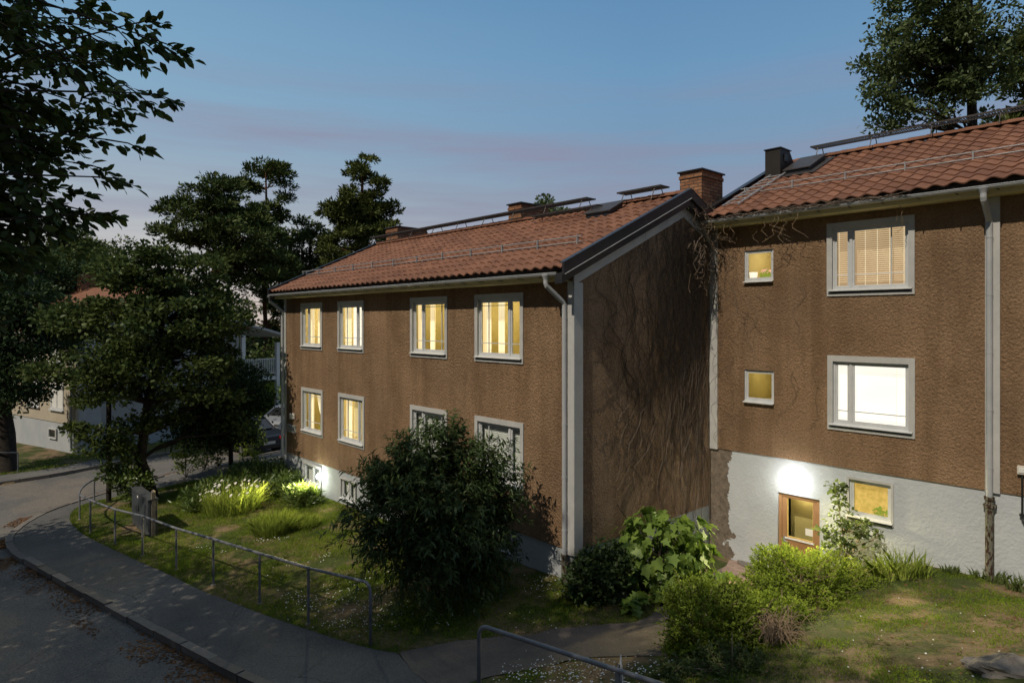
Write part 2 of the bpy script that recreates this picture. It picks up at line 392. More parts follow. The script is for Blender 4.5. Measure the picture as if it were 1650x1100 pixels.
mat('asphalt', (.105,.105,.10), (.155,.152,.145), .9, .92, .35, 70, spec=.25, extra=lambda t, c: mixc(t, .55, mixc(t, ramp(t, tex(t, .35, 6, .7), [(.47,(0,0,0)),(.6,(1,1,1))]), c, (.20,.175,.145)), ramp(t, tex(t, 34, 4, .7), [(.32,(.35,.35,.35)),(.7,(1.65,1.65,1.65))]), 'MULTIPLY') if False else cracks(t, mixc(t, .7, mixc(t, ramp(t, tex(t, .35, 6, .7), [(.47,(0,0,0)),(.6,(1,1,1))]), c, (.19,.17,.145)), ramp(t, tex(t, 34, 4, .7), [(.32,(.3,.3,.3)),(.7,(1.7,1.7,1.7))]), 'MULTIPLY')))
mat('pavement_asphalt', (.095,.096,.095), (.17,.168,.16), .45, .92, .3, 80, spec=.2, extra=lambda t, c: mixc(t, .6, cracks(t, c), ramp(t, tex(t, 36, 4, .7), [(.32,(.35,.35,.35)),(.7,(1.6,1.6,1.6))]), 'MULTIPLY'))
mat('path_gravel', (.10,.097,.092), (.22,.18,.15), .9, .95, .6, 55, extra=lambda t, c: mixc(t, .7, c, ramp(t, tex(t, 60, 3, .6), [(.3,(.45,.45,.45)),(.7,(1.5,1.45,1.4))]), 'MULTIPLY'))
mat('pale_gravel', (.24,.17,.14), (.42,.32,.27), 9, .95, .8, 45)
mat('granite', (.12,.11,.10), (.24,.22,.195), 6, .85, .5, 30, island=True)
mat('soil', (.05,.062,.018), (.13,.10,.06), 1.1, .98, .8, 22, extra=lambda t, c: mixc(t, .6, c, ramp(t, tex(t, 14, 4, .7), [(.3,(.45,.45,.4)),(.7,(1.5,1.4,1.2))]), 'MULTIPLY'), stops=[(.44,(.05,.07,.018)),(.58,(.19,.14,.09))])
mat('bark', (.018,.015,.012), (.05,.042,.034), 9, .95, .8, 22)
mat('pine_bark', (.07,.035,.02), (.16,.075,.04), 4, .95, .8, 14)
mat('vine_bark', (.11,.085,.065), (.22,.18,.145), 10, .95, island=True)
mat('vine_dark', (.07,.05,.036), (.13,.095,.07), 10, .95, island=True)
mat('dry_twig', (.16,.115,.075), (.33,.25,.17), 8, .95, island=True)
mat('rust_iron', (.14,.14,.11), (.19,.19,.15), 6, .8, .3, 20, extra=lambda t, c: mixc(t, ramp(t, tex(t, 1, 5, .7, mapv(t, (24,24,7))), [(.49,(0,0,0)),(.53,(1,1,1))]), c, (.045,.022,.014)))
mat('door_wood', (.33,.18,.085), (.43,.25,.125), 1, .5, .06, 10)
mat('white_paper', (.8,.78,.74)); mat('white_paint', (.7,.7,.68), (.78,.78,.76), 4, .6)
mat('cabinet_shaded_paint', (.035,.045,.053), (.06,.07,.08), 4, .55, .1, 25); mat('cabinet_side', (.05,.055,.06), (.085,.09,.092), 4, .6, .2, 25)  # tree shade is put into these colours, deepest on the door fronts
mat('old_wood', (.12,.105,.085), (.24,.21,.17), 9, .9, .5, 18)
mat('rock', (.13,.12,.105), (.28,.255,.22), 3.5, .92, 1.5, 9)
mat('curtain_sheer', (.8,.74,.6)); mat('blind_unlit', (.66,.68,.66), (.75,.76,.74), 3, .8); mat('room_unlit', (.3,.3,.27), (.4,.4,.36), 1.5, .9)
mat('room_warm', (.58,.50,.27), (.72,.63,.38), 1.2, .9); mat('room_olive', (.34,.28,.10), (.48,.40,.17), 1.4, .9)

emis('curtain_lit', (1,.86,.56), .7, (.85,.8,.68), ((1,.70,.32), 1.0, (9,9,.4)))  # emission on curtains, blinds, pots and plants stands in for light on them
emis('curtain_amber', (.95,.70,.34), .45, (.7,.6,.38), ((.62,.42,.11), 1.0, (14,14,.5)))
emis('blind_lit', (1,.93,.84), 1.0, (.5,.47,.42), ((.95,.87,.78), 1.0, (1,1,3)))
emis('venetian_lit', (1.0,.72,.42), .52, (.4,.33,.24), ((.80,.53,.30), .7, (1,1,1)))
emis('venetian_tape', (1,.85,.6), .85, (.5,.42,.3))
emis('frosted_lit', (.80,.50,.13), .78, (.3,.22,.08), ((.55,.36,.07), 14, (1,1,1)))
emis('plant_lit', (.42,.48,.06), .5, (.1,.14,.03)); emis('pot_lit', (1,.9,.75), .95); emis('pink_lit', (.95,.42,.36), .7)
emis('lamp_glow', (1,1,1), 26, (.8,.8,.8)); mat('lamp_body', (.35,.36,.36), rough=.5)
mat('plaster_cream', (.40,.36,.28), (.50,.45,.36), 1.2, .95, .4, 25); mat('plaster_grey', (.34,.34,.33), (.42,.42,.4), 1, .9, .3, 20)
mat('car_dark', (.012,.014,.02), rough=.25, spec=.6); mat('car_silver', (.42,.45,.48), rough=.28, metal=.5, spec=.5); mat('car_glass', (.02,.022,.025), rough=.08, spec=.7)
mat('tyre', (.015,.015,.015)); mat('alloy', (.35,.36,.37), rough=.35, metal=.8); mat('red_lens', (.35,.015,.02), rough=.2); mat('chrome', (.5,.5,.52), rough=.2, metal=.9)
mat('plate_grey', (.45,.47,.47), (.52,.53,.53), 5, .6)
mat('ivory_plastic', (.6,.57,.5))
mat('mark_dark', (.06,.06,.06)); mat('pink_petal', (.6,.08,.16)); mat('yellow_petal', (.6,.45,.03)); mat('white_petal', (.75,.75,.72))
leafmat('leaf_near', (.018,.034,.009), (.09,.13,.028), .3, gloss=.025); leafmat('leaf_mid', (.020,.042,.012), (.125,.165,.045), .28, gloss=.02, clump=1.1)
leafmat('leaf_dark', (.016,.034,.012), (.05,.085,.03), .2, gloss=.02); leafmat('leaf_poplar', (.05,.08,.028), (.15,.20,.075), .3, gloss=.03)
leafmat('needle_dark', (.03,.055,.018), (.12,.155,.05), .1, gloss=.01, clump=.6); leafmat('needle_warm', (.04,.06,.018), (.15,.175,.05), .1, gloss=.01, clump=.6)
leafmat('leaf_shrub', (.022,.045,.016), (.10,.15,.04), .25, .5, .03, 1.6); leafmat('leaf_maple', (.10,.18,.03), (.26,.37,.075), .35, .5, .03, 2)
leafmat('leaf_spirea', (.12,.19,.02), (.30,.38,.06), .35, gloss=.01); leafmat('leaf_laurel', (.055,.105,.02), (.17,.24,.055), .3, .4, .06)
leafmat('leaf_clump', (.15,.22,.03), (.40,.48,.10), .35, gloss=.01); leafmat('leaf_sprig', (.07,.10,.03), (.16,.21,.07), .3, gloss=.02)
leafmat('grass_blade', (.085,.15,.015), (.27,.36,.045), .35, gloss=.005, clump=.9); leafmat('dry_leaf', (.09,.045,.022), (.26,.14,.07), .1, gloss=.01)

# ---------- the ground, road, pavement and path ----------
def lin(a, b, k): return (a[0]+(b[0]-a[0])*k, a[1]+(b[1]-a[1])*k)
KERB = [gxy(*p) for p in [(430,1098),(331,1051),(240,1004),(150,955),(75,914),(34,892),(18,877),(21,862),(40,846),(60,833),(90,820),(130,807),(180,792),(202,785),(250,772),(300,759),(350,748),(400,738),(452,727)]]
def smooth_line(P, it=2):
    for _ in range(it):
        Q = [P[0]]
        for a, b in zip(P, P[1:]): Q += [lin(a,b,.25), lin(a,b,.75)]
        P = Q+[P[-1]]
    return P
KERB = smooth_line(KERB)
k0 = KERB[0]; d0 = (k0[0]-KERB[6][0], k0[1]-KERB[6][1]); L0 = math.hypot(*d0)
KSTART = (k0[0]+d0[0]/L0*16, k0[1]+d0[1]/L0*16)
ke = KERB[-1]; d1 = (ke[0]-KERB[-6][0], ke[1]-KERB[-6][1]); L1 = math.hypot(*d1); KEND = (ke[0]+d1[0]/L1*14, ke[1]+d1[1]/L1*14)
FAR = [gxy(*p) for p in [(2,777),(95,763),(170,748),(230,737),(300,724),(380,707),(440,695)]]
f0 = FAR[0]; fd = (f0[0]-FAR[2][0], f0[1]-FAR[2][1]); fl = math.hypot(*fd); FL = (f0[0]+fd[0]/fl*25, f0[1]+fd[1]/fl*25)
fe = FAR[-1]; fd = (fe[0]-FAR[3][0], fe[1]-FAR[3][1]); fl = math.hypot(*fd); FR = (fe[0]+fd[0]/fl*16, fe[1]+fd[1]/fl*16)
ROAD = [KSTART]+KERB+[KEND, FR]+FAR[::-1]+[FL, (-48,-26), (KSTART[0]-4,-26)]
def grid_axis(a, b, fine, lo, hi):
    mid = list(np.arange(a, b, fine)); L = [a-x for x in (.6,1.6,3.5,7,14,30,70,160,400)][::-1]; R = [b+x for x in (.6,1.6,3.5,7,14,30,70,160,400)]
    return np.array(L+mid+R)
gx = grid_axis(-38, 3, .16, 0, 0); gy = grid_axis(-2, 30, .16, 0, 0)
GX, GY = np.meshgrid(gx, gy); fx, fy = GX.ravel(), GY.ravel(); gz = G(fx, fy)
nzg = np.array([noise.noise((a*1.3,b*1.3,0))*.016+noise.noise((a*4,b*4,5))*.012-.004 for a, b in zip(fx, fy)])
inr = inpoly(fx, fy, ROAD)
PAVE_IN = [gxy(*p) for p in [(640,1052),(616,1049),(560,1035),(489,1012),(430,992),(376,971),(320,950),(274,926),(225,905),(180,884),(150,870),(128,857),(114,842),(113,832),(118,822),(132,814),(150,808),(209,798),(260,786),(300,777),(380,762),(455,748)]]
PAVE_IN = smooth_line(PAVE_IN, 1)
pe = PAVE_IN[-1]; PEND = (pe[0]+d1[0]/L1*14, pe[1]+d1[1]/L1*14)
LAWN_R = [gxy(*p) for p in [(740,1032),(768,1030),(862,1022),(914,1011),(980,1007),(1024,1003),(1050,992)]]
PATH_LOW = [gxy(*p) for p in [(1076,1056),(965,1058),(906,1066),(884,1073),(836,1082),(790,1092),(700,1112)]]
pl = PATH_LOW[-1]; PL2 = (pl[0]+d0[0]/L0*15+1.0, pl[1]+d0[1]/L0*15)
PAVE = [KSTART]+KERB+[KEND, PEND]+PAVE_IN[::-1]+[PATH_LOW[-1], PL2]
PATH = [PAVE_IN[0]]+LAWN_R+[gxy(1075,965), gxy(1130,935), gxy(1165,912), gxy(1180,902), gxy(1236,903), gxy(1240,925), gxy(1160,975), gxy(1110,1020)]+PATH_LOW+[gxy(660,1085)]
inp = inpoly(fx, fy, PATH)|inpoly(fx, fy, PAVE)
gz = np.where(inr, gz-.28, np.where(inp, gz-.012, gz+nzg+.014))
ny, nx = GX.shape; I = np.arange(nx*ny).reshape(ny, nx)
Fq = np.stack([I[:-1,:-1],I[:-1,1:],I[1:,1:],I[1:,:-1]], -1).reshape(-1,4)
kind(arrmesh('ground', np.stack([fx,fy,gz],1), Fq, 'soil', smooth=True), 'structure')
kind(drape('road', ROAD, 'asphalt', -.10, .5), 'structure')
kind(drape('pavement', PAVE, 'pavement_asphalt', .010, .3), 'structure')
kind(drape('path', PATH, 'path_gravel', .014, .22, jitter=.10), 'structure')
kind(drape('gravel_patch', [gxy(*p) for p in [(1172,948),(1162,915),(1178,903),(1240,903),(1250,935),(1215,955)]], 'pale_gravel', .024, .2, jitter=.12), 'structure')
FPAVE = [gxy(*p) for p in [(0,777),(95,762),(170,747),(240,735),(236,727),(166,738),(102,753),(0,767)]]
kind(drape('far_pavement', FPAVE, 'pavement_asphalt', .03, .4), 'structure')
def stones(name, line, w0, w1, z0, z1, length=.95, mt='granite'):
    """kerb stones end to end along a line, w0..w1 to its left"""
    mb = MB(); acc = 0; P = [Vector(p) for p in line]; cum = [0]
    for a, b in zip(P, P[1:]): cum.append(cum[-1]+(b-a).length)
    def pt(s):
        s = min(max(s,0), cum[-1]-1e-4); k = max(i for i in range(len(cum)) if cum[i] <= s); k = min(k, len(P)-2)
        d = (P[k+1]-P[k]); L = d.length; return P[k]+d*((s-cum[k])/L), d/L
    s = 0
    while s < cum[-1]-.1:
        e = min(s+length*(.85+.3*random.random()), cum[-1]); j = random.gauss(0,.012); jz = random.gauss(0,.012)
        V = []
        for q in (s+.012, (s+e)/2, e-.012):
            p, d = pt(q); nrm = Vector((-d.y, d.x)); z = g1(p.x, p.y)
            for w, h in ((w0+j,z0),(w0+j,z1+jz),(w1+j-.02,z1+jz),(w1+j,z1+jz-.02),(w1+j,z0)):
                r = p+nrm*w; V.append((r.x, r.y, z+h))
        Fs = [(i*5+k, i*5+(k+1)%5, (i+1)*5+(k+1)%5, (i+1)*5+k) for i in range(2) for k in range(5)]+[(0,1,2,3,4)[::-1],(10,11,12,13,14)]
        mb.add(V, Fs, mt); s = e
    return kind(mb.build(name, mt), 'structure')
KK = [lin(k0, KSTART, .25)]+KERB
KK = KK[::-1]
sgn = 1 if inpoly([KK[40][0]-(KK[41][1]-KK[40][1])/max(1e-6,math.dist(KK[40],KK[41]))*.3],[KK[40][1]+(KK[41][0]-KK[40][0])/max(1e-6,math.dist(KK[40],KK[41]))*.3], ROAD)[0] else -1
print('KERB SGN', sgn)
stones('kerb', KK, -.02*sgn, .125*sgn, -.32, .03)
FK = [FL]+FAR
stones('far_kerb', FK, .02, -.14, -.32, .03) if not inpoly([FK[1][0]],[FK[1][1]+.5],ROAD)[0] else stones('far_kerb', FK, -.02, .14, -.32, .03)
# leaf litter lying along the kerb
def near_line(line, n, lo, hi):
    P = np.array(line); k = RNG.integers(0, len(P)-1, n); a, b = P[k], P[k+1]; t = RNG.random(n)[:,None]; d = unit(np.c_[b-a, np.zeros(n)])[:,:2]
    return a+(b-a)*t+np.stack([-d[:,1], d[:,0]],1)*(lo+(hi-lo)*RNG.random(n)**1.8)[:,None]
NK = 16000; q = near_line(KK, NK, .15*sgn, .75*sgn)
keep = np.array([noise.noise((a*.9,b*.9,2)) for a, b in q]) > -.12+.25*RNG.random(NK); q = q[keep]
P = np.c_[q, G(q[:,0], q[:,1])-.09]
kind(leaves('leaf_litter', P, rdir(len(P), .15), np.tile([0,0,1.0],(len(P),1))+rdir(len(P))*.3, .055*(.5+RNG.random(len(P))), 'leaf', 'dry_leaf'), 'stuff')

# ---------- building helpers ----------
def rect_cells(a0, a1, z0, z1, holes):
    A = sorted({a0, a1}|{h for H in holes for h in H[:2] if a0 < h < a1}); Z = sorted({z0, z1}|{h for H in holes for h in H[2:] if z0 < h < z1})
    for i in range(len(A)-1):
        for j in range(len(Z)-1):
            ca, cz = (A[i]+A[i+1])/2, (Z[j]+Z[j+1])/2
            if not any(H[0] < ca < H[1] and H[2] < cz < H[3] for H in holes): yield A[i], A[i+1], Z[j], Z[j+1]
def facade(mb, Y, x0, x1, z0, z1, holes, mt):
    for a, b, c, d in rect_cells(x0, x1, z0, z1, holes): mb.quad((a,Y,c),(b,Y,c),(b,Y,d),(a,Y,d), mt)
def frame(mb, x0, x1, z0, z1, w, y0, y1, mt, wt=None, wb=None):
    wt = w if wt is None else wt; wb = w if wb is None else wb
    mb.box(x0, x0+w, y0, y1, z0, z1, mt); mb.box(x1-w, x1, y0, y1, z0, z1, mt)
    mb.box(x0+w, x1-w, y0, y1, z1-wt, z1, mt); mb.box(x0+w, x1-w, y0, y1, z0, z0+wb, mt)
def window(house, Y, x0, x1, z0, z1, style):
    """outer casing rectangle on the wall plane Y; style: dict(split, wide, vm, hm, tm, content, casing, room)"""
    st = dict(split=None, vm=None, hm=.19, tm=None, content='room', casing=.10, room='room_warm', lit=True, sill=True); st.update(style)
    cw = st['casing']; d = .12
    ix0, ix1, iz0, iz1 = x0+cw, x1-cw, z0+cw, z1-cw*1.15
    mb = MB()
    if cw > .02: frame(mb, x0, x1, z0, z1, cw, Y-.028, Y+.004, 'trim', cw*1.15)
    for a, b, c, e in (((ix0,Y,iz0),(ix0,Y+d,iz0),(ix0,Y+d,iz1),(ix0,Y,iz1)), ((ix1,Y,iz0),(ix1,Y,iz1),(ix1,Y+d,iz1),(ix1,Y+d,iz0)),
                       ((ix0,Y,iz1),(ix0,Y+d,iz1),(ix1,Y+d,iz1),(ix1,Y,iz1)), ((ix0,Y,iz0),(ix1,Y,iz0),(ix1,Y+d,iz0),(ix0,Y+d,iz0))): mb.quad(a,b,c,e,'trim')
    w = mb.build('window', 'trim', house)
    sb = MB(); y0, y1 = Y+.03, Y+.075; fo = .035; fs = .042; mu = .020
    frame(sb, ix0, ix1, iz0+.03, iz1, fo, y0, y1+.03, 'sash_paint')
    a0, a1, b0, b1 = ix0+fo, ix1-fo, iz0+.03+fo, iz1-fo
    W = a1-a0; cuts = [a0, a1]
    if st['split']: xs = a0+W*st['split']; sb.box(xs-.028, xs+.028, y0-.004, y1+.02, b0, b1, 'sash_paint'); lights = [(a0, xs-.028), (xs+.028, a1)]
    else: lights = [(a0, a1)]
    wide = max(lights, key=lambda q: q[1]-q[0])
    for l in lights:
        frame(sb, l[0], l[1], b0, b1, fs, y0+.014, y1, 'sash_paint')
        g0, g1_, h0, h1 = l[0]+fs, l[1]-fs, b0+fs, b1-fs
        if st['hm']: hz = h0+(h1-h0)*st['hm']; sb.box(g0, g1_, y0+.02, y1-.006, hz-mu/2, hz+mu/2, 'sash_paint')
        if st['tm'] and l is wide: hz = h0+(h1-h0)*st['tm']; sb.box(g0, g1_, y0+.02, y1-.006, hz-mu*.35, hz+mu*.35, 'sash_paint')
        if st['vm'] is not None and l is wide:
            vx = g0+(g1_-g0)*st['vm']
            sb.box(vx-mu/2, vx+mu/2, y0+.017, y1-.004, h0, h1, 'sash_paint')
    sb.build('sash', 'sash_paint', w)
    gb = MB(); gb.quad((a0,y1-.02,b0),(a1,y1-.02,b0),(a1,y1-.02,b1),(a0,y1-.02,b1),'glass'); gb.build('pane', 'glass', w)
    if st['sill']:
        s = MB(); s.prism([(x0+cw*.35,Y-.085,iz0-.008),(x0+cw*.35,Y-.085,iz0+.006),(x0+cw*.35,Y+.03,iz0+.036),(x0+cw*.35,Y+.03,iz0+.02)][::-1], (x1-x0-cw*.7,0,0), 'sash_paint')
        s.box(x0+cw*.6, x1-cw*.6, Y-.034, Y-.02, iz0-.05, iz0-.008, 'black_metal') if cw > .03 else None  # black strip paints in the shadow below the sill
        s.build('sill', 'sash_paint', w)
    # the room behind the glass
    r = MB(); rx0, rx1, rz0, rz1, ry0, ry1 = ix0-.25, ix1+.35, iz0-.05, iz1+.25, Y+d+.002, Y+1.9
    rm = st['room']
    r.quad((rx0,ry1,rz0),(rx1,ry1,rz0),(rx1,ry1,rz1),(rx0,ry1,rz1), rm)
    r.quad((rx0,ry0,rz0),(rx0,ry1,rz0),(rx0,ry1,rz1),(rx0,ry0,rz1), rm); r.quad((rx1,ry0,rz0),(rx1,ry1,rz0),(rx1,ry1,rz1),(rx1,ry0,rz1), rm)
    r.quad((rx0,ry0,rz1),(rx1,ry0,rz1),(rx1,ry1,rz1),(rx0,ry1,rz1), rm); r.quad((rx0,ry0,rz0),(rx1,ry0,rz0),(rx1,ry1,rz0),(rx0,ry1,rz0), rm)
    for (a,b,c,e) in ((rx0,ix0,rz0,rz1),(ix1,rx1,rz0,rz1),(ix0,ix1,iz1,rz1),(ix0,ix1,rz0,iz0)): r.quad((a,ry0,c),(b,ry0,c),(b,ry0,e),(a,ry0,e), rm)
    r.build('interior', rm, w)
    ct = st['content']
    if st['lit'] and not st['room'] == 'room_unlit' and ct not in ('blind', 'venetian', 'frosted'):
        l = bpy.data.lights.new('room_light', 'POINT'); l.energy = st.get('power', 34); l.color = (1,.85,.56); l.shadow_soft_size = .15
        lo = bpy.data.objects.new('room_light', l); COL.objects.link(lo); lo.parent = w; R_ = w['_root']; lo.location = ((ix0+ix1)/2+.1-R_[0], Y+1.15-R_[1], iz1-.05-R_[2])
    def drapery(xa, xb, za, zb, y, mt, name='curtain', sweep=0):
        n = 26; V = []
        for i in range(n+1):
            u = i/n; x = xa+(xb-xa)*u; wv = .022*math.sin(u*n*.95)+.01*math.sin(u*n*2.3)
            for j in range(7):
                v = j/6; V.append((x+sweep*(v-1)**2*(1-u)*-1 if not sweep else (xa+(xb-xa)*u*(1-.55*(1-v)**1.5*abs(sweep))+ (xb-xa)*(.5*(1-v)**1.5 if sweep > 0 else 0)), y+wv, za+(zb-za)*v))
        m2 = MB(); m2.add(V, [(i*7+j,(i+1)*7+j,(i+1)*7+j+1,i*7+j+1) for i in range(n) for j in range(6)], mt); m2.build(name, mt, w, smooth=True)
    y = Y+d+.10; IW = ix1-ix0
    if ct == 'curtains_a': drapery(ix0-.03, ix0+IW*.34, iz0, iz1, y, 'curtain_lit'); drapery(ix0+IW*.42, ix0+IW*.66, iz0, iz1, y+.05, 'curtain_lit'); drapery(ix1-IW*.13, ix1+.02, iz0, iz1, y, 'curtain_lit')
    if ct == 'curtains_b': drapery(ix0-.08, ix0+IW*.16, iz0, iz1, y, 'curtain_lit'); drapery(ix0+IW*.30, ix0+IW*.46, iz0, iz1, y+.03, 'curtain_lit'); drapery(ix1-IW*.09, ix1+.1, iz0, iz1, y, 'curtain_amber')
    if ct == 'swept': drapery(ix0-.05, ix0+IW*.28, iz0, iz1, y, 'curtain_lit'); drapery(ix0+IW*.34, ix0+IW*.95, iz0+.3, iz1, y+.04, 'curtain_lit', sweep=1)
    if ct == 'full': drapery(ix0-.05, ix0+IW*.26, iz0, iz1, y, 'curtain_lit'); drapery(ix0+IW*.26, ix1+.05, iz0, iz1, y+.03, 'curtain_amber')
    if ct in ('blind', 'blind_side', 'venetian', 'blind_unlit'):
        mt = {'blind':'blind_lit','blind_side':'blind_lit','venetian':'venetian_lit','blind_unlit':'blind_unlit'}[ct]; b = MB()
        top = iz1-.02
        bx0 = ix0+(IW*.32 if ct == 'blind_side' else .02); y = y-.08 if ct == 'blind_unlit' else y
        z = iz0+.02; pitch = .042 if ct != 'blind' else .06; fil = .84 if ct != 'blind' else 1.04
        while z < top:
            b.quad((bx0,y-.008,z),(ix1+.02,y-.008,z),(ix1+.02,y+.018*(fil < 1)-.006*(fil > 1),z+pitch*fil),(bx0,y+.018*(fil < 1)-.006*(fil > 1),z+pitch*fil), mt); z += pitch
        b.box(bx0, ix1+.02, y-.015, y+.015, top, top+.03, mt)
        if ct == 'venetian':
            for k in (.04,.2,.4,.56,.72,.9): b.box(ix0+IW*k-.004, ix0+IW*k+.004, y-.013, y-.0115, iz0, top, 'venetian_tape')
        if ct == 'blind': b.box(ix0+IW*.8-.004, ix0+IW*.8+.004, y-.013, y-.0115, iz0, top, 'venetian_tape')
        b.build('blind', mt, w)
        if ct == 'blind_side': drapery(ix0-.02, ix0+IW*.3, iz0, iz1, y-.03, 'curtain_lit')
    if ct == 'frosted':
        b = MB(); b.quad((ix0-.05,y-.07,iz0),(ix1+.05,y-.07,iz0),(ix1+.05,y-.07,iz1),(ix0-.05,y-.07,iz1),'frosted_lit'); b.build('frosted_film', 'frosted_lit', w)
    return w
def window_plants(loc, n, spread, h, mt, seed=0):
    C = np.array(loc)+rdir(n)*RNG.random((n,1))*np.array(spread)
    return C
def roof_side(mb, x0, x1, yE, zE, yR, zR, period, rows, mt='roof_tile'):
    """one slope of separate wavy tiles, each its own island"""
    L = math.hypot(yR-yE, zR-zE); ty, tz = (yR-yE)/L, (zR-zE)/L; sgn = 1 if yR > yE else -1
    nyv, nzv = -tz*sgn, abs(ty)
    cols = int(round((x1-x0)/period)); pw = (x1-x0)/cols; rl = L/rows; K = 8
    prof = [(k/K, .052*(.5-.5*math.cos(2*math.pi*((k/K)**.85)))-.014) for k in range(K+1)]
    for r in range(rows):
        for c in range(cols):
            jx, js, jh = random.gauss(0,.0025), random.gauss(0,.006), random.gauss(0,.0025)
            V = []
            for (s, h) in ((r*rl-.035+js, .034+jh), ((r+1)*rl+.01, .006+jh)):
                for u, hh in prof:
                    H = h+hh; V.append((x0+(c+u)*pw+jx, yE+ty*s+nyv*H, zE+tz*s+nzv*H))
            s = r*rl-.035+js
            for u, hh in prof:
                H = .034+jh+hh-.024; V.append((x0+(c+u)*pw+jx, yE+ty*s+nyv*H, zE+tz*s+nzv*H))
            n = K+1
            Fs = [(k,k+1,n+k+1,n+k) for k in range(K)]+[(2*n+k,2*n+k+1,k+1,k) for k in range(K)]
            mb.add(V, Fs if sgn > 0 else [f[::-1] for f in Fs], mt)
def ridge_caps(mb, x0, x1, y, z, mt='roof_tile', step=.4):
    x = x0
    while x < x1-.02:
        e = min(x+step, x1); r0, r1 = .10, .115
        V = []
        for xx, r in ((x, r1), (e+.02, r0)):
            for k in range(9): a = math.pi*k/8; V.append((xx, y-r*1.15*math.cos(a), z-.02+r*.9*math.sin(a)))
        mb.add(V, [(k,k+1,k+10,k+9) for k in range(8)]+[tuple(range(9))[::-1]], mt); x = e
def guard(parent, x0, x1, y, zf, name='snow_guard', step=1.15, ry=.14):
    """two pipes on brackets standing on the slope; zf(y) roof height"""
    mb = MB(); z = zf(y)
    for k in (.07, .19): mb.tube([(x0,y-.03,z+k),(x1,y-.03,z+k)], .014, 6, 'steel')
    n = int((x1-x0)/step)
    for i in range(n+1):
        x = x0+.12+(x1-x0-.24)*i/n
        mb.box(x-.014, x+.014, y-.06, y-.02, z-.01, z+.215, 'steel'); mb.box(x-.014, x+.014, y-.05, y+.28, z+.045, z+.06, 'steel')
    return mb.build(name, 'steel', parent)
def walkway(mb, x0, x1, y, z, w=.34, mt='dark_steel', step=1.3, zr=None):
    for yy in (y-w/2, y+w/2): mb.box(x0, x1, yy-.012, yy+.012, z-.02, z+.02, mt)
    x = x0
    while x < x1: mb.box(x, x+.012, y-w/2+.012, y+w/2-.012, z-.012, z+.012, mt); x += .055
    for k in (.33,.66): yy = y-w/2+w*k; mb.box(x0, x1, yy-.006, yy+.006, z-.017, z-.013, mt)
    n = max(1, int((x1-x0)/step))
    for i in range(n+1):
        xx = x0+.2+(x1-x0-.4)*i/n; zr_ = z-.32 if zr is None else zr
        mb.tube([(xx,y-w/2+.03,z-.02),(xx,y-w/2-.12,zr_)], .012, 5, mt); mb.tube([(xx,y+w/2-.03,z-.02),(xx,y+w/2+.12,zr_)], .012, 5, mt)
def gutter(parent, x0, x1, y, z, r=.055):
    mb = MB(); prof = [(y+r*math.cos(a), z+r*math.sin(a)) for a in [math.pi+math.pi*k/8 for k in range(9)]]
    inn = [(y+(r-.008)*math.cos(a), z+(r-.008)*math.sin(a)) for a in [2*math.pi-math.pi*k/8 for k in range(9)]]
    mb.prism([(x0, a, b) for a, b in prof+inn], (x1-x0,0,0), 'pipe_paint')
    mb.tube([(x0,y-r,z+.004),(x1,y-r,z+.004)], .009, 6, 'pipe_paint')
    for xe in (x0, x1-.006): mb.prism([(xe,a,b) for a,b in prof], (.006,0,0), 'pipe_paint')
    x = x0+.3
    while x < x1: mb.box(x-.012, x+.012, y-r-.004, y+r+.10, z-.068-.012, z-.068, 'black_metal'); x += .62
    return mb.build('gutter', 'pipe_paint', parent)
def downpipe(parent, x, yg, zg, Yw, z1, r=.048, zi=None, xo=0.0):
    """from the gutter (yg, zg) by a swan neck to the wall and down to z1; the lowest length is old iron from zi"""
    mb = MB(); yw = Yw-.075
    mb.lathe((x-xo, yg, zg-.13), [(r*1.0,0),(r*1.2,.03),(r*1.75,.09),(r*1.75,.10)], 14, 'pipe_paint')
    mb.tube([(x-xo,yg,zg-.10),(x-xo,yg,zg-.2),(x-xo*.95,yg+.012,zg-.24),(x-xo*.1,yw-.03,zg-.55),(x,yw,zg-.60),(x,yw,zi if zi else z1)], r, 14, 'pipe_paint', True)
    z = zg-.85
    while z > (zi or z1)+.2:
        mb.tube([(x,yw,z),(x,yw,z-.035)], r*1.09, 14, 'pipe_paint'); mb.box(x-.012, x+.012, yw, Yw+.01, z-.03, z-.012, 'pipe_paint'); z -= 1.05
    p = mb.build('downpipe', 'pipe_paint', parent, smooth=False)
    if zi:
        ib = MB(); ib.tube([(x,yw,zi+.02),(x,yw,z1-.1)], r*1.25, 14, 'rust_iron')
        for zz in (zi+.0, zi-.14): ib.tube([(x,yw,zz+.03),(x,yw,zz-.03)], r*1.6, 14, 'rust_iron')
        ib.box(x-r*1.9, x+r*1.9, yw-.01, Yw+.01, zi-.16, zi-.12, 'rust_iron'); ib.build('drain_pipe', 'rust_iron', p)
    return p
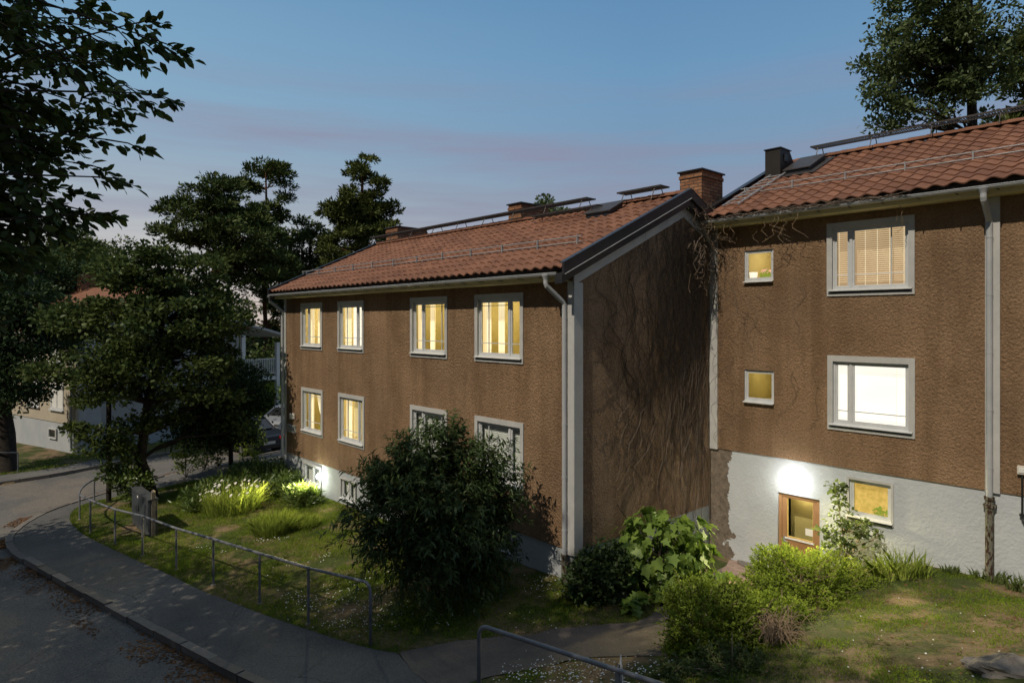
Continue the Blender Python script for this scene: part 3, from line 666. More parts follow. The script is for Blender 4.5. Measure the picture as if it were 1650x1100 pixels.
# ---------- the long house (front facade Y = 9.62, end wall X = -8.75) ----------
YA, XA, XL, YR, ZR, YE, ZE = 9.62, -8.75, -22.33, 13.4, 2.98, 9.17, 1.05
SL = (ZR-ZE)/(YR-YE); YBK = 2*YR-YA
zA = lambda y: ZE+SL*(y-YE) if y <= YR else ZE+SL*(2*YR-y-YE)
PLA = -4.52
A = thing('apartment_house', 'long brown roughcast house with three brick chimneys and a bare creeper on its end wall', 'apartment house', (-15.5, 13.4, -5.6))
def rx(px, Y): return onY(px, 500, Y).x
winA = [ # px0, px1, z0, z1, style
 (485.5,520,-.895,.63,dict(split=.27,vm=.88,content='curtains_a')),
 (545,587,-.895,.63,dict(split=.76,vm=.34,content='blind_side')),
 (662,721.5,-.895,.635,dict(split=.28,vm=.84,tm=.955,content='curtains_b',room='room_olive',power=44)),
 (766,844,-.895,.635,dict(split=.745,vm=.27,tm=.94,content='curtains_b',room='room_olive',power=50)),
 (486.5,521,-3.68,-2.16,dict(split=.27,vm=.88,tm=.94,content='swept',room='room_olive')),
 (546,588,-3.67,-2.15,dict(split=.80,vm=.33,content='full')),
 (662,721.5,-3.67,-2.15,dict(split=.28,vm=.84,content='blind_unlit',room='room_unlit')),
 (766,844.5,-3.67,-2.15,dict(split=.745,vm=.27,content='blind_unlit',room='room_unlit')),
 (489,518,-5.35,-4.62,dict(split=.5,hm=None,content='blind_unlit',room='room_unlit',casing=.05)),
 (549,574,-5.37,-4.68,dict(split=.5,hm=None,content='blind_unlit',room='room_unlit',casing=.05)),
 (783,827,-5.06,-4.60,dict(hm=None,content='none',room='room_unlit',casing=.045))]
holes = []
for p0, p1, z0, z1, st in winA:
    x0, x1 = rx(p0, YA), rx(p1, YA); cw = st.get('casing', .10)
    holes.append((x0+cw, x1-cw, z0+cw, z1-cw*1.15, x0, x1, z0, z1, st))
mb = MB()
facade(mb, YA, XL, XA, PLA, zA(YA)-.02, [h[:4] for h in holes], 'stucco_house')
mb.add([(XL,YA,PLA),(XL,YBK,PLA),(XL,YBK,zA(YBK)-.02),(XL,YR,ZR-.02),(XL,YA,zA(YA)-.02)], [(0,4,3,2,1)], 'stucco_house')
mb.quad((XL,YBK,PLA),(XA,YBK,PLA),(XA,YBK,zA(YA)-.02),(XL,YBK,zA(YA)-.02), 'stucco_house')
mb.add([(XA,YA,PLA),(XA,YBK,PLA),(XA,YBK,zA(YBK)-.02),(XA,YR,ZR-.02),(XA,YA,zA(YA)-.02)], [(0,1,2,3,4)], 'stucco_gable')
mb.build('wall', 'stucco_house', A)
mb = MB(); o = .025
facade(mb, YA+o, XL+o, XA-o, -6.6, PLA, [h[:4] for h in holes], 'plinth_paint')
mb.quad((XA-o,YA+o,-6.6),(XA-o,YBK-o,-6.6),(XA-o,YBK-o,PLA),(XA-o,YA+o,PLA), 'plinth_paint'); mb.quad((XL+o,YA+o,-6.6),(XL+o,YA+o,PLA),(XL+o,YBK-o,PLA),(XL+o,YBK-o,-6.6), 'plinth_paint')
mb.quad((XL+o,YBK-o,-6.6),(XA-o,YBK-o,-6.6),(XA-o,YBK-o,PLA),(XL+o,YBK-o,PLA),'plinth_paint')
mb.quad((XL,YA,PLA),(XA,YA,PLA),(XA-o,YA+o,PLA),(XL+o,YA+o,PLA),'plinth_paint')
mb.build('plinth', 'plinth_paint', A)
for h in holes: window(A, YA, h[4], h[5], h[6], h[7], h[8])
mb = MB(); xa0, xa1 = XL-.16, XA+.10
roof_side(mb, xa0, xa1, YE, ZE, YR, ZR, .27, 13)
roof_side(mb, xa0, xa1, 2*YR-YE, ZE, YR, ZR, .27, 13)
ridge_caps(mb, xa0, xa1, YR, ZR+.055)
for y0, y1 in ((YE+.03, YR), (2*YR-YE-.03, YR)):   # boarding under the tiles
    z0 = zA(y0); mb.prism([(xa0+.02,y0,z0-.005),(xa0+.02,y1,ZR-.005),(xa0+.02,y1,ZR-.07),(xa0+.02,y0,z0-.07)], (xa1-xa0-.04,0,0), 'roof_under')
roofA = mb.build('roof', 'roof_tile', A)
mb = MB(); mb.box(xa0+.03, xa1-.2, YE+.06, YE+.085, ZE-.24, ZE-.075, 'soffit_paint'); mb.box(xa0+.03, xa1-.2, YE+.085, YA-.001, ZE-.24, ZE-.225, 'soffit_paint'); mb.build('soffit', 'soffit_paint', A)
def barge(house, xf, xw, yE, zE, yR, zR, mt='black_metal', nm='bargeboard'):
    """metal verge: a deep board on the outside, a capping over the tile ends, a lower step against the wall"""
    mb = MB(); ys = [(yE-.10, zE-.045), (yR, zR)]
    sx = 1 if xf > xw else -1
    for (lo, hi, xa_, xb_) in ((-.10, .115, xf, xf-.05*sx), (-.27, -.10, xf-.055*sx, xw+.004*sx), (.115, .135, xf+.006*sx, xf-.12*sx)):
        P = [(xa_,ys[0][0],ys[0][1]+lo),(xa_,ys[1][0],ys[1][1]+lo),(xa_,ys[1][0],ys[1][1]+hi),(xa_,ys[0][0],ys[0][1]+hi)]
        mb.prism(P, (xb_-xa_,0,0), mt)
        yb = 2*yR-ys[0][0]; P = [(xa_,yb,ys[0][1]+lo),(xa_,yR,ys[1][1]+lo),(xa_,yR,ys[1][1]+hi),(xa_,yb,ys[0][1]+hi)]; mb.prism(P, (xb_-xa_,0,0), mt)
    mb.tube([(xf+.008*sx,ys[0][0]+.02,ys[0][1]-.095),(xf+.008*sx,ys[1][0],ys[1][1]-.095)], .008, 5, 'pipe_paint')
    return mb.build(nm, mt, house)
barge(A, XA+.24, XA, YE, ZE, YR, ZR); barge(A, XL-.2, XL, YE, ZE, YR, ZR)
mb = MB(); zt = lambda y: zA(y)-.27   # painted raking board and corner boards
mb.prism([(XA+.001,YA-.03,zt(YA-.03)-.24),(XA+.001,YR,zt(YR)-.24),(XA+.001,YR,zt(YR)),(XA+.001,YA-.03,zt(YA-.03))], (.03,0,0), 'trim')
mb.prism([(XA+.001,YR+3.7,zt(YR+3.7)-.24),(XA+.001,YR,zt(YR)-.24),(XA+.001,YR,zt(YR)),(XA+.001,YR+3.7,zt(YR+3.7))], (.03,0,0), 'trim')
mb.build('raking_board', 'trim', A)
mb = MB(); mb.box(XA, XA+.028, YA-.03, YA+.23, -4.6, zt(YA)-.2, 'trim'); mb.box(XA-.15, XA-.001, YA-.03, YA-.001, -4.6, ZE-.245, 'trim'); mb.build('corner_board', 'trim', A)
mb = MB(); mb.box(XL-.03, XL+.09, YA-.03, YA-.001, -4.6, ZE-.245, 'trim'); mb.box(XL-.03, XL-.001, YA-.001, YA+.15, -4.6, ZE-.3, 'trim'); mb.build('corner_board', 'trim', A)
gutter(A, xa0-.02, XA+.02, YE-.03, ZE-.105)
downpipe(A, rx(909.5,YA-.075), YE-.045, ZE-.1, YA, -5.25, zi=-4.62, xo=.10)
downpipe(A, rx(455,YA-.075), YE-.045, ZE-.1, YA, -5.7, zi=-4.75, xo=.06)
def chimney(roof, x0, x1, y0, y1, zb, zt_, flash=True):
    mb = MB(); mb.box(x0, x1, y0, y1, zb, zt_, 'brick'); mb.box(x0-.02, x1+.02, y0-.02, y1+.02, zt_-.16, zt_-.08, 'brick')
    mb.box(x0-.05, x1+.05, y0-.05, y1+.05, zt_, zt_+.035, 'black_metal'); mb.box(x0+.1, x1-.1, y0+.12, y1-.12, zt_+.035, zt_+.05, 'black_metal')
    if flash: mb.box(x0-.015, x1+.015, y0-.015, y1+.015, zb, zb+.55, 'black_metal')
    return mb.build('chimney', 'brick', roof)
chimney(roofA, -15.1, -14.53, 13.6, 14.78, 2.2, 3.6); chimney(roofA, -22.2, -21.4, 13.6, 14.96, 2.2, 3.62)
c3 = chimney(roofA, -9.42, -8.80, 14.3, 15.28, 1.9, 3.74, False)
mb = MB(); mb.prism([(-8.785,14.55,2.3),(-8.785,15.36,2.3),(-8.785,15.36,3.15),(-8.785,15.2,3.1)], (.03,0,0), 'black_metal'); mb.build('flashing', 'black_metal', roofA)
guard(roofA, rx(482,10.3), rx(937,10.4), 10.45, zA)
mb = MB(); walkway(mb, onY(603,400,13.3).x, onY(953,400,13.3).x, 13.3, ZR+.30); walkway(mb, onY(1001,318,13.3).x, onY(1072,307,13.3).x, 13.3, ZR+.27)
mb.build('roof_walkway', 'dark_steel', roofA)
mb = MB(); xh0, xh1 = onY(955,345,12.7).x, onY(993,340,12.7).x
mb.prism([(xh0,12.45,zA(12.45)+.02),(xh0,12.95,zA(12.95)+.02),(xh0,12.95,zA(12.95)+.2),(xh0,12.45,zA(12.45)+.16)], (xh1-xh0,0,0), 'black_metal')
mb.prism([(xh0-.05,12.4,zA(12.4)+.16),(xh0-.05,13.0,zA(13.0)+.2),(xh0-.05,13.0,zA(13.0)+.23),(xh0-.05,12.4,zA(12.4)+.19)], (xh1-xh0+.1,0,0), 'dark_steel')
mb.build('roof_hatch', 'black_metal', roofA)
mb = MB(); walkway(mb, onY(866,345,12.9).x, onY(975,330,12.9).x, 12.75, zA(12.75)+.24, .26, zr=zA(12.75)+.04); mb.build('roof_walkway', 'dark_steel', roofA)

# ---------- the taller house on the right (front facade Y = 14.57) ----------
YB, XB0, XB1, YRB, ZRB, YEB, ZEB, PLB = 14.57, -8.78, 9.0, 18.35, 4.45, 14.12, 2.52, -3.085
SB = (ZRB-ZEB)/(YRB-YEB); zB = lambda y: ZEB+SB*(y-YEB) if y <= YRB else ZEB+SB*(2*YRB-y-YEB)
B = thing('apartment_house', 'taller brown roughcast house with a wooden basement door and black roof vent', 'apartment house', (0, 18.3, -5.2))
XBOARD = rx(1612, YB)
winB = [(1333,1474.5,.555,2.115,dict(split=.235,vm=.735,hm=.2,content='venetian',casing=.11)),
 (1334,1475,-2.292,-.708,dict(split=.225,hm=.17,content='blind',casing=.11)),
 (1199,1247,.924,1.70,dict(hm=None,content='none',casing=.012,room='room_warm',power=11)),
 (1199,1248,-1.89,-1.105,dict(hm=None,content='none',casing=.012,room='room_olive',power=16)),
 (1364,1440,-4.12,-3.235,dict(hm=None,content='frosted',casing=.05))]
holes = []
for p0, p1, z0, z1, st in winB:
    x0, x1 = rx(p0, YB), rx(p1, YB); cw = st['casing']; holes.append((x0+cw, x1-cw, z0+cw, z1-cw*1.15, x0, x1, z0, z1, st))
DX0, DX1, DZ0, DZ1 = rx(1252.5,YB), rx(1320,YB), -5.9, -3.87
mb = MB(); facade(mb, YB, XB0, XB1, PLB, zB(YB)-.02, [h[:4] for h in holes], 'stucco_house')
mb.add([(XB0,YB,PLB),(XB0,2*YRB-YB,PLB),(XB0,2*YRB-YB,zB(YB)-.02),(XB0,YRB,ZRB-.02),(XB0,YB,zB(YB)-.02)], [(0,4,3,2,1)], 'stucco_house')
mb.add([(XB1,YB,PLB),(XB1,2*YRB-YB,PLB),(XB1,2*YRB-YB,zB(YB)-.02),(XB1,YRB,ZRB-.02),(XB1,YB,zB(YB)-.02)], [(0,1,2,3,4)], 'stucco_house')
mb.quad((XB0,2*YRB-YB,PLB),(XB1,2*YRB-YB,PLB),(XB1,2*YRB-YB,zB(YB)-.02),(XB0,2*YRB-YB,zB(YB)-.02), 'stucco_house')
mb.build('wall', 'stucco_house', B)
pl = thing  # keep name short
mb = MB(); facade(mb, YB+o, XB0+o, XB1-o, -6.8, PLB, [h[:4] for h in holes]+[(DX0,DX1,DZ0,DZ1)], 'plinth_peeling')
mb.quad((XB0,YB,PLB),(XB1,YB,PLB),(XB1-o,YB+o,PLB),(XB0+o,YB+o,PLB),'plinth_peeling')
for X in (XB0+o, XB1-o): mb.quad((X,YB+o,-6.8),(X,2*YRB-YB-o,-6.8),(X,2*YRB-YB-o,PLB),(X,YB+o,PLB),'plinth_peeling')
plb = mb.build('plinth', 'plinth_peeling', B)
for v in plb.data.vertices: v.co.x += 8.3       # object space starts near the inner corner
plb.location.x = -8.3
for h in holes: window(B, YB if h[6] > PLB else YB+o, h[4], h[5], h[6], h[7], h[8])
mb = MB(); xb0, xb1 = -8.66, XB1+.2
roof_side(mb, xb0, xb1, YEB, ZEB, YRB, ZRB, .30, 13); roof_side(mb, xb0, xb1, 2*YRB-YEB, ZEB, YRB, ZRB, .30, 13); ridge_caps(mb, xb0, xb1, YRB, ZRB+.055)
for y0, y1 in ((YEB+.03, YRB), (2*YRB-YEB-.03, YRB)):
    z0 = zB(y0); mb.prism([(xb0+.02,y0,z0-.005),(xb0+.02,y1,ZRB-.005),(xb0+.02,y1,ZRB-.07),(xb0+.02,y0,z0-.07)], (xb1-xb0-.04,0,0), 'roof_under')
roofB = mb.build('roof', 'roof_tile', B)
mb = MB(); mb.box(xb0+.03, xb1-.1, YEB+.06, YEB+.085, ZEB-.24, ZEB-.075, 'soffit_paint'); mb.box(xb0+.03, xb1-.1, YEB+.085, YB-.001, ZEB-.24, ZEB-.225, 'soffit_paint'); mb.build('soffit', 'soffit_paint', B)
mb = MB()
for lo, hi, xa_, xb_ in ((-.1,.15,-.05,0),(.15,.165,-.06,.10)):
    mb.prism([(xb0+xa_,YEB-.05,ZEB-.02+lo),(xb0+xa_,YRB,ZRB+lo),(xb0+xa_,YRB,ZRB+hi),(xb0+xa_,YEB-.05,ZEB-.02+hi)], (xb_-xa_,0,0), 'black_metal')
mb.build('bargeboard', 'black_metal', B)
gutter(B, xb0-.02, xb1, YEB-.03, ZEB-.105)
mb = MB(); mb.box(XA+.004, rx(1157,YB), YB-.03, YB-.001, PLB-.02, ZEB-.245, 'trim'); mb.build('corner_board', 'trim', B)
mb = MB(); mb.box(rx(1588,YB), XBOARD, YB-.03, YB-.001, PLB-.02, ZEB-.245, 'trim'); mb.build('joint_board', 'trim', B)
downpipe(B, rx(1594,YB-.09), YEB-.045, ZEB-.1, YB, -4.72, r=.052, zi=-3.2, xo=0.0)
guard(roofB, XB0+.35, XB1-.3, 15.55, zB)
mb = MB(); walkway(mb, onY(1310,262,18.3).x, XB1-.2, 18.3, ZRB+.33); mb.build('roof_walkway', 'dark_steel', roofB)
mb = MB(); lx0, lx1 = -8.33, -7.93
for x in (lx0, lx1): mb.tube([(x,14.45,zB(14.45)+.13),(x,16.9,zB(16.9)+.13)], .02, 6, 'steel')
y = 14.6
while y < 16.85: mb.tube([(lx0,y,zB(y)+.13),(lx1,y,zB(y)+.13)], .014, 5, 'steel'); y += .3
mb.build('roof_ladder', 'steel', roofB)
mb = MB(); mb.prism([(-8.53,17.0,3.6),(-8.53,18.0,4.1),(-8.53,17.55,4.62),(-8.53,17.0,4.62)], (.42,0,0), 'brown_metal'); mb.box(-8.56,-8.08,16.97,17.6,4.62,4.645,'black_metal')
mb.box(-8.10,-8.085,17.2,17.4,4.3,4.5,'black_metal'); mb.build('vent_box', 'brown_metal', roofB)
mb = MB(); mb.prism([(-7.95,16.95,zB(16.95)+.03),(-7.95,17.9,zB(17.9)+.03),(-7.95,17.9,zB(17.9)+.2),(-7.95,16.95,zB(16.95)+.17)], (.62,0,0), 'black_metal')
mb.prism([(-8.0,16.9,zB(16.9)+.175),(-8.0,17.95,zB(17.95)+.2),(-8.0,17.95,zB(17.95)+.225),(-8.0,16.9,zB(16.9)+.2)], (.72,0,0), 'dark_steel')
mb.prism([(-8.02,16.75,zB(16.75)+.055),(-8.02,18.1,zB(18.1)+.055),(-8.02,18.1,zB(18.1)+.07),(-8.02,16.75,zB(16.75)+.07)], (.9,0,0), 'dark_steel')
mb.build('roof_hatch', 'black_metal', roofB)
# basement door
yd = YB+o
mb = MB()
for a,b,c,e in (((DX0,yd,DZ0),(DX0,yd+.13,DZ0),(DX0,yd+.13,DZ1),(DX0,yd,DZ1)), ((DX1,yd,DZ0),(DX1,yd,DZ1),(DX1,yd+.13,DZ1),(DX1,yd+.13,DZ0)), ((DX0,yd,DZ1),(DX0,yd+.13,DZ1),(DX1,yd+.13,DZ1),(DX1,yd,DZ1))): mb.quad(a,b,c,e,'plinth_paint')
frame(mb, DX0+.002, DX1-.002, DZ0, DZ1-.002, .07, yd+.05, yd+.13, 'door_wood')
dx0, dx1, dz0, dz1 = DX0+.075, DX1-.075, DZ0+.03, DZ1-.075
pz0, pz1, pp0, pp1 = -4.86, dz1-.03, dx0+.10, dx1-.10
frame(mb, dx0, dx1, dz0, dz1, .10, yd+.07, yd+.12, 'door_wood', .03, pz0-dz0)
x = dx0+.10
while x < dx1-.1: mb.box(x, min(x+.083, dx1-.1), yd+.062, yd+.069, dz0+.15, pz0-.09, 'door_wood'); x += .09
mb.box(dx0+.07, dx1-.07, yd+.045, yd+.069, pz0-.04, pz0-.005, 'white_paint')
door = mb.build('door', 'door_wood', B)
mb = MB(); mb.quad((pp0,yd+.095,pz0),(pp1,yd+.095,pz0),(pp1,yd+.095,pz1),(pp0,yd+.095,pz1),'glass'); mb.build('pane', 'glass', door)
mb = MB(); mb.box(pp0-.1, pp1+.1, yd+.5, yd+.52, pz0-.3, pz1+.2, 'room_olive')
for a, b in ((pp0,pp0+.02),(pp1-.02,pp1)): mb.box(a, b, yd+.105, yd+.115, pz0, pz1, 'frosted_lit')
mb.box(pp0, pp1, yd+.105, yd+.115, pz0, pz0+.02, 'frosted_lit'); mb.build('hallway', 'room_olive', door)
l = bpy.data.lights.new('hall_light', 'POINT'); l.energy = 12; l.color = (1,.85,.55); l.shadow_soft_size = .1; lo = bpy.data.objects.new('hall_light', l); COL.objects.link(lo); lo.parent = door; R_ = door['_root']; lo.location = ((pp0+pp1)/2-R_[0], yd+.32-R_[1], pz1+.1-R_[2])
mb = MB(); nx0 = rx(1295,yd); mb.box(nx0, rx(1311,yd), yd+.088, yd+.0925, -4.73, -4.58, 'white_paper'); mb.build('notice', 'white_paper', door)
mb = MB(); mb.tube([(dx0+.05,yd+.07,-4.95),(dx0+.05,yd+.02,-4.95),(dx0+.16,yd+.02,-4.95)], .011, 8, 'steel'); mb.box(dx0+.025,dx0+.075,yd+.062,yd+.07,-5.05,-4.85,'steel'); mb.build('handle', 'steel', door)

# things standing in the lit windows
def leafball(name, label, cat, c, n, r, mt, lsize, pot=None, flower=None):
    root = thing(name, label, cat, (c[0], c[1], c[2]))
    if pot: mb = MB(); mb.lathe((c[0],c[1],c[2]), [(pot*.75,0),(pot,pot*1.7),(pot*1.05,pot*1.72)], 14, 'pot_lit'); mb.build('pot', 'pot_lit', root)
    P = np.array(c)+np.array([0,0,(pot or 0)*1.7+r*.6])+rdir(n)*(RNG.random((n,1))**.5)*np.array([r,r*.6,r*.8])
    leaves('leaf_mass', P, rdir(n), rdir(n), lsize, 'leaf', mt, root)
    if flower: Pf = np.array(c)+np.array([0,0,(pot or 0)*1.7+r*1.15])+rdir(60)*np.array([r*.8,r*.5,r*.35]); leaves('flowers', Pf, rdir(60), rdir(60), .04, 'petal', flower, root)
    return root
h = holes[2]; zs = h[2]+.07
mb = MB(); px_ = h[0]+.07; mb.lathe((px_, YB+.30, zs-.03), [(.075,0),(.095,.20),(.10,.205),(.10,.215)], 16, 'pot_lit')
tag(mb.build('flower_pot', 'pot_lit'), 'white flower pot in the small upper window beside the pink geranium', 'flower pot')
leafball('potted_geranium', 'pink flowering geranium in the small upper window', 'potted plant', (h[1]-.31, YB+.28, zs+.02), 260, .14, 'plant_lit', .05, None, 'pink_lit')
h = holes[4]; leafball('potted_plant', 'leafy green plant in the amber basement window', 'potted plant', (h[1]-.22, YB+o+.135, h[2]+.05), 160, .17, 'plant_lit', .06)
x0, x1 = rx(486.5,YA), rx(521,YA); leafball('potted_plant', 'green plant on the sill behind the swept curtain', 'potted plant', (x0+(x1-x0)*.6, YA+.30, -3.57), 200, .17, 'plant_lit', .06)
x0, x1 = rx(662,YA), rx(721.5,YA); leafball('potted_plant', 'white flowering plant on the sill of the upper window with the chair', 'potted plant', (x0+(x1-x0)*.42, YA+.22, -.78), 120, .09, 'curtain_lit', .05)
mb = MB(); cx_ = x0+(x1-x0)*.68
for dx in (-.18,.12): mb.tube([(cx_+dx,YA+.75,-1.0),(cx_+dx+.03,YA+.72,-.36)], .016, 6, 'curtain_amber')
mb.tube([(cx_-.15,YA+.72,-.38),(cx_,YA+.72,-.31),(cx_+.15,YA+.72,-.38)], .016, 6, 'curtain_amber'); mb.box(cx_-.2,cx_+.2,YA+.7,YA+1.1,-1.03,-.99,'curtain_amber')
tag(mb.build('chair', 'curtain_amber'), 'light wooden chair with curved back seen through the upper window', 'chair')

# ---------- wall fittings ----------
def wall_lamp(p, label, power, beam, aim):
    root = thing('wall_lamp', label, 'wall lamp', p, 'white wall lamps')
    mb = MB(); mb.box(p[0]-.06, p[0]+.06, p[1]-.03, p[1], p[2]-.09, p[2]+.07, 'lamp_body'); mb.tube([(p[0],p[1]-.03,p[2]),(p[0],p[1]-.1,p[2]-.01)], .028, 10, 'lamp_body'); mb.build('bracket', 'lamp_body', root, bevel=.006)
    mb = MB(); mb.lathe((p[0],p[1]-.135,p[2]), [(.02,-.085),(.06,-.06),(.082,0),(.06,.055),(.02,.08)], 16, 'lamp_glow'); mb.build('globe', 'lamp_glow', root, smooth=True)
    l = bpy.data.lights.new('lamp_light', 'POINT'); l.energy = power; l.color = (1,.97,.88); l.shadow_soft_size = .09
    lo = bpy.data.objects.new('lamp_light', l); COL.objects.link(lo); lo.parent = root; lo.location = (0,-.30,.0)
    l = bpy.data.lights.new('lamp_beam', 'SPOT'); l.energy = power*beam; l.color = (1,.84,.42); l.shadow_soft_size = .09; l.spot_size = math.radians(140); l.spot_blend = 1.0
    lo = bpy.data.objects.new('lamp_beam', l); COL.objects.link(lo); lo.parent = root; lo.location = (0,-.26,-.02); lo.rotation_euler = Vector(aim).to_track_quat('-Z','Y').to_euler()
p = onY(1281,776,YB+o); wall_lamp((p.x, YB+o, p.z), 'glowing white lamp above the brown basement door', 17, 62, (.62,-.75,-.38))
p = onY(520,766,YA+o); wall_lamp((p.x, YA+o, p.z), 'glowing white lamp low on the plinth beside the laurel bed', 17, 75, (.30,-.93,-.16))
mb = MB(); p = onY(1648,758,YB); mb.box(p.x-.07, p.x+.07, YB-.07, YB, p.z-.06, p.z+.09, 'ivory_plastic'); mb.box(p.x-.045,p.x+.045,YB-.082,YB-.07,p.z-.03,p.z+.06,'white_paint')
bx = mb.build('junction_box', 'ivory_plastic', None, bevel=.006); tag(bx, 'small ivory junction box on the right wall with a black conduit below', 'junction box')
mb = MB(); mb.tube([(p.x,YB-.035,p.z-.06),(p.x,YB-.035,p.z-.85),(p.x+.05,YB-.06,p.z-.92)], .017, 8, 'black_metal'); mb.box(p.x-.04,p.x+.04,YB-.05,YB,p.z-.8,p.z-.76,'black_metal'); mb.build('conduit', 'black_metal', bx)
mb = MB(); x0, x1 = rx(463,YA-.04), rx(475,YA-.04); z1_, z0_ = onY(469,684,YA-.04).z, onY(469,696,YA-.04).z
mb.box(x0, x1, YA-.04, YA-.001, z0_, z1_, 'plate_grey')
for k in range(3):
    zz = z1_-(z1_-z0_)*(.28+.24*k); x = x0+.06
    while x < x1-.1: w_ = .03+.05*random.random(); mb.box(x, x+w_, YA-.0435, YA-.0401, zz-.014, zz+.014, 'mark_dark'); x += w_+.03
tag(mb.build('wall_sign', 'plate_grey'), 'narrow grey plate with dark lettering on the far left wall', 'wall sign')
for pxx in (469.5, 474):
    p = onY(pxx,670,YA); mb = MB(); mb.box(p.x-.055,p.x+.055,YA-.05,YA,p.z-.09,p.z+.09,'white_paint'); mb.box(p.x-.03,p.x+.03,YA-.056,YA-.05,p.z-.03,p.z+.05,'ivory_plastic')
    tag(mb.build('wall_box', 'white_paint', bevel=.008), 'small white box above the grey wall plate, '+('the one nearer the downpipe' if pxx < 470 else 'the one nearer the window'), 'wall box', 'white boxes above the wall plate')

# ---------- bare creeper on the end wall ----------
def creeper():
    root = thing('creeper', 'bare brown climbing creeper spreading over the end wall and hanging from the gutter', 'climbing plant', (XA+.05, 14.2, -5.6))
    main = MB(); fine = MB()
    def strand(mbx, y, z, zt_, r, drift, wander, mt, n=22, x=XA+.012):
        pts = []; yy = y; s = random.random()*50
        for i in range(n+1):
            t = i/n; zz = z+(zt_-z)*t
            yy = y+drift*t+noise.noise((s, t*5, 1))*wander+noise.noise((s, t*16, 4))*wander*.22
            yy = min(max(yy, YA+.05), YB-.03); zz = min(zz, zA(yy)-.32)
            pts.append((x+.008+abs(noise.noise((s, t*7, 8)))*.025, yy, zz))
        mbx.tube(pts, [r*(1-.6*i/n) for i in range(n+1)], 4, mt, caps=False)
    for i in range(46): strand(main, random.triangular(12.2,14.54,14.2), random.uniform(-5.4,-3), random.uniform(.5,2.5), random.uniform(.005,.009), random.gauss(0,.35), .45, random.choice(['vine_bark','vine_bark','vine_dark']))
    for i in range(170): strand(main, random.triangular(11.8,14.55,13.9), random.uniform(-2.8,1.5), random.uniform(1.2,3), random.uniform(.003,.006), random.gauss(0,.3), .3, random.choice(['vine_bark','vine_bark','vine_dark']))
    for i in range(26): y = random.uniform(10.6,13.6); strand(main, y+random.uniform(.3,1.0), random.uniform(-4.2,-1.5), random.uniform(.2,2.4), random.uniform(.005,.010), random.gauss(-.3,.6), .7, random.choice(['vine_bark','vine_dark','vine_dark']))
    for i in range(460):
        y = random.triangular(10.0,14.54,13.2); z = random.uniform(-3.4,2.2); L = random.uniform(.4,1.4); a = random.gauss(math.pi/2, .75)
        pts = []; s = random.random()*99
        for k in range(9):
            t = k/8*L; yy = y+math.cos(a)*t+noise.noise((s,t*3,0))*.22; zz = z+math.sin(a)*t+noise.noise((s,t*3,7))*.2
            if zz > zA(min(max(yy,9.7),YB))-.3 or yy > YB-.02 or yy < 9.7: break
            pts.append((XA+.018, yy, zz))
        if len(pts) > 2: fine.tube(pts, .0035, 3, random.choice(['vine_bark','vine_dark','vine_dark']), caps=False)
    # tangle at the peak, reaching round under the gutter of the taller house
    for i in range(60):
        s = random.random()*99; p0 = Vector((XA+.10, random.uniform(13.3,14.5), random.uniform(1.2,2.9))); d = Vector((random.gauss(.05,.18), random.gauss(.25,.4), random.gauss(-.45,.55))); pts = []
        for k in range(9):
            t = k/8*random.uniform(.95,1.05); q = p0+d*t+Vector((abs(noise.noise((s,t*3,0)))*.3, noise.noise((s,t*3,3))*.35, noise.noise((s,t*3,6))*.35)); q.y = min(q.y, YB-.05); q.x = max(q.x, XA+.02); q.z = min(q.z, 2.95); pts.append(q)
        main.tube(pts, random.uniform(.005,.011), 4, random.choice(['vine_bark','vine_dark','vine_bark']), caps=False)
    for i in range(80):     # thin shoots on the taller house's front
        x = XA+random.triangular(.05,2.6,.2); z = random.uniform(-3,1.8); s = random.random()*99; pts = []; L = random.uniform(.5,1.6)
        for k in range(10): t = k/9*L; pts.append((max(XA+.02,x+noise.noise((s,t*2.2,0))*.5), YB-.036, min(z+t, 2.2)))
        if any(rx(1190,YB) < q[0] < rx(1255,YB) and (.8 < q[2] < 1.8 or -2 < q[2] < -1) for q in pts): continue
        fine.tube(pts, .0032, 3, random.choice(['vine_dark','vine_bark']), caps=False)
    for i in range(19):     # twigs hanging from the gutter
        x = random.choice([random.uniform(XB0+.1, -6.6), random.uniform(XB0+.1, -4.3)]); s = random.random()*99; p0 = Vector((x, random.uniform(YEB-.12, YEB+.2), ZEB-random.uniform(.1,.25))); pts = []; L = random.uniform(.2,.6)
        for k in range(8): t = k/7; pts.append(p0+Vector((noise.noise((s,t*2.5,0))*.5*t+random.gauss(0,.008), noise.noise((s,t*2,4))*.2*t, -L*t)))
        main.tube(pts, [.007*(1-.6*k/7) for k in range(8)], 4, 'dry_twig', caps=False)
        if random.random() < .6: main.tube([pts[4], pts[4]+Vector((random.gauss(0,.08),-.02,-.12)), pts[4]+Vector((random.gauss(0,.14),-.03,-.26))], .005, 4, 'dry_twig', caps=False)
    s_ = 0
    for i in range(24):     # runners along the gutter
        x0 = random.uniform(XB0, -5.2); pts = [(x0+t*.14, YEB-.10+random.gauss(0,.02), ZEB-.07+random.gauss(0,.03)) for t in range(9)]; main.tube(pts, .006, 4, 'vine_bark', caps=False)
    main.build('stems', 'vine_bark', root); fine.build('tendrils', 'vine_dark', root)
creeper()
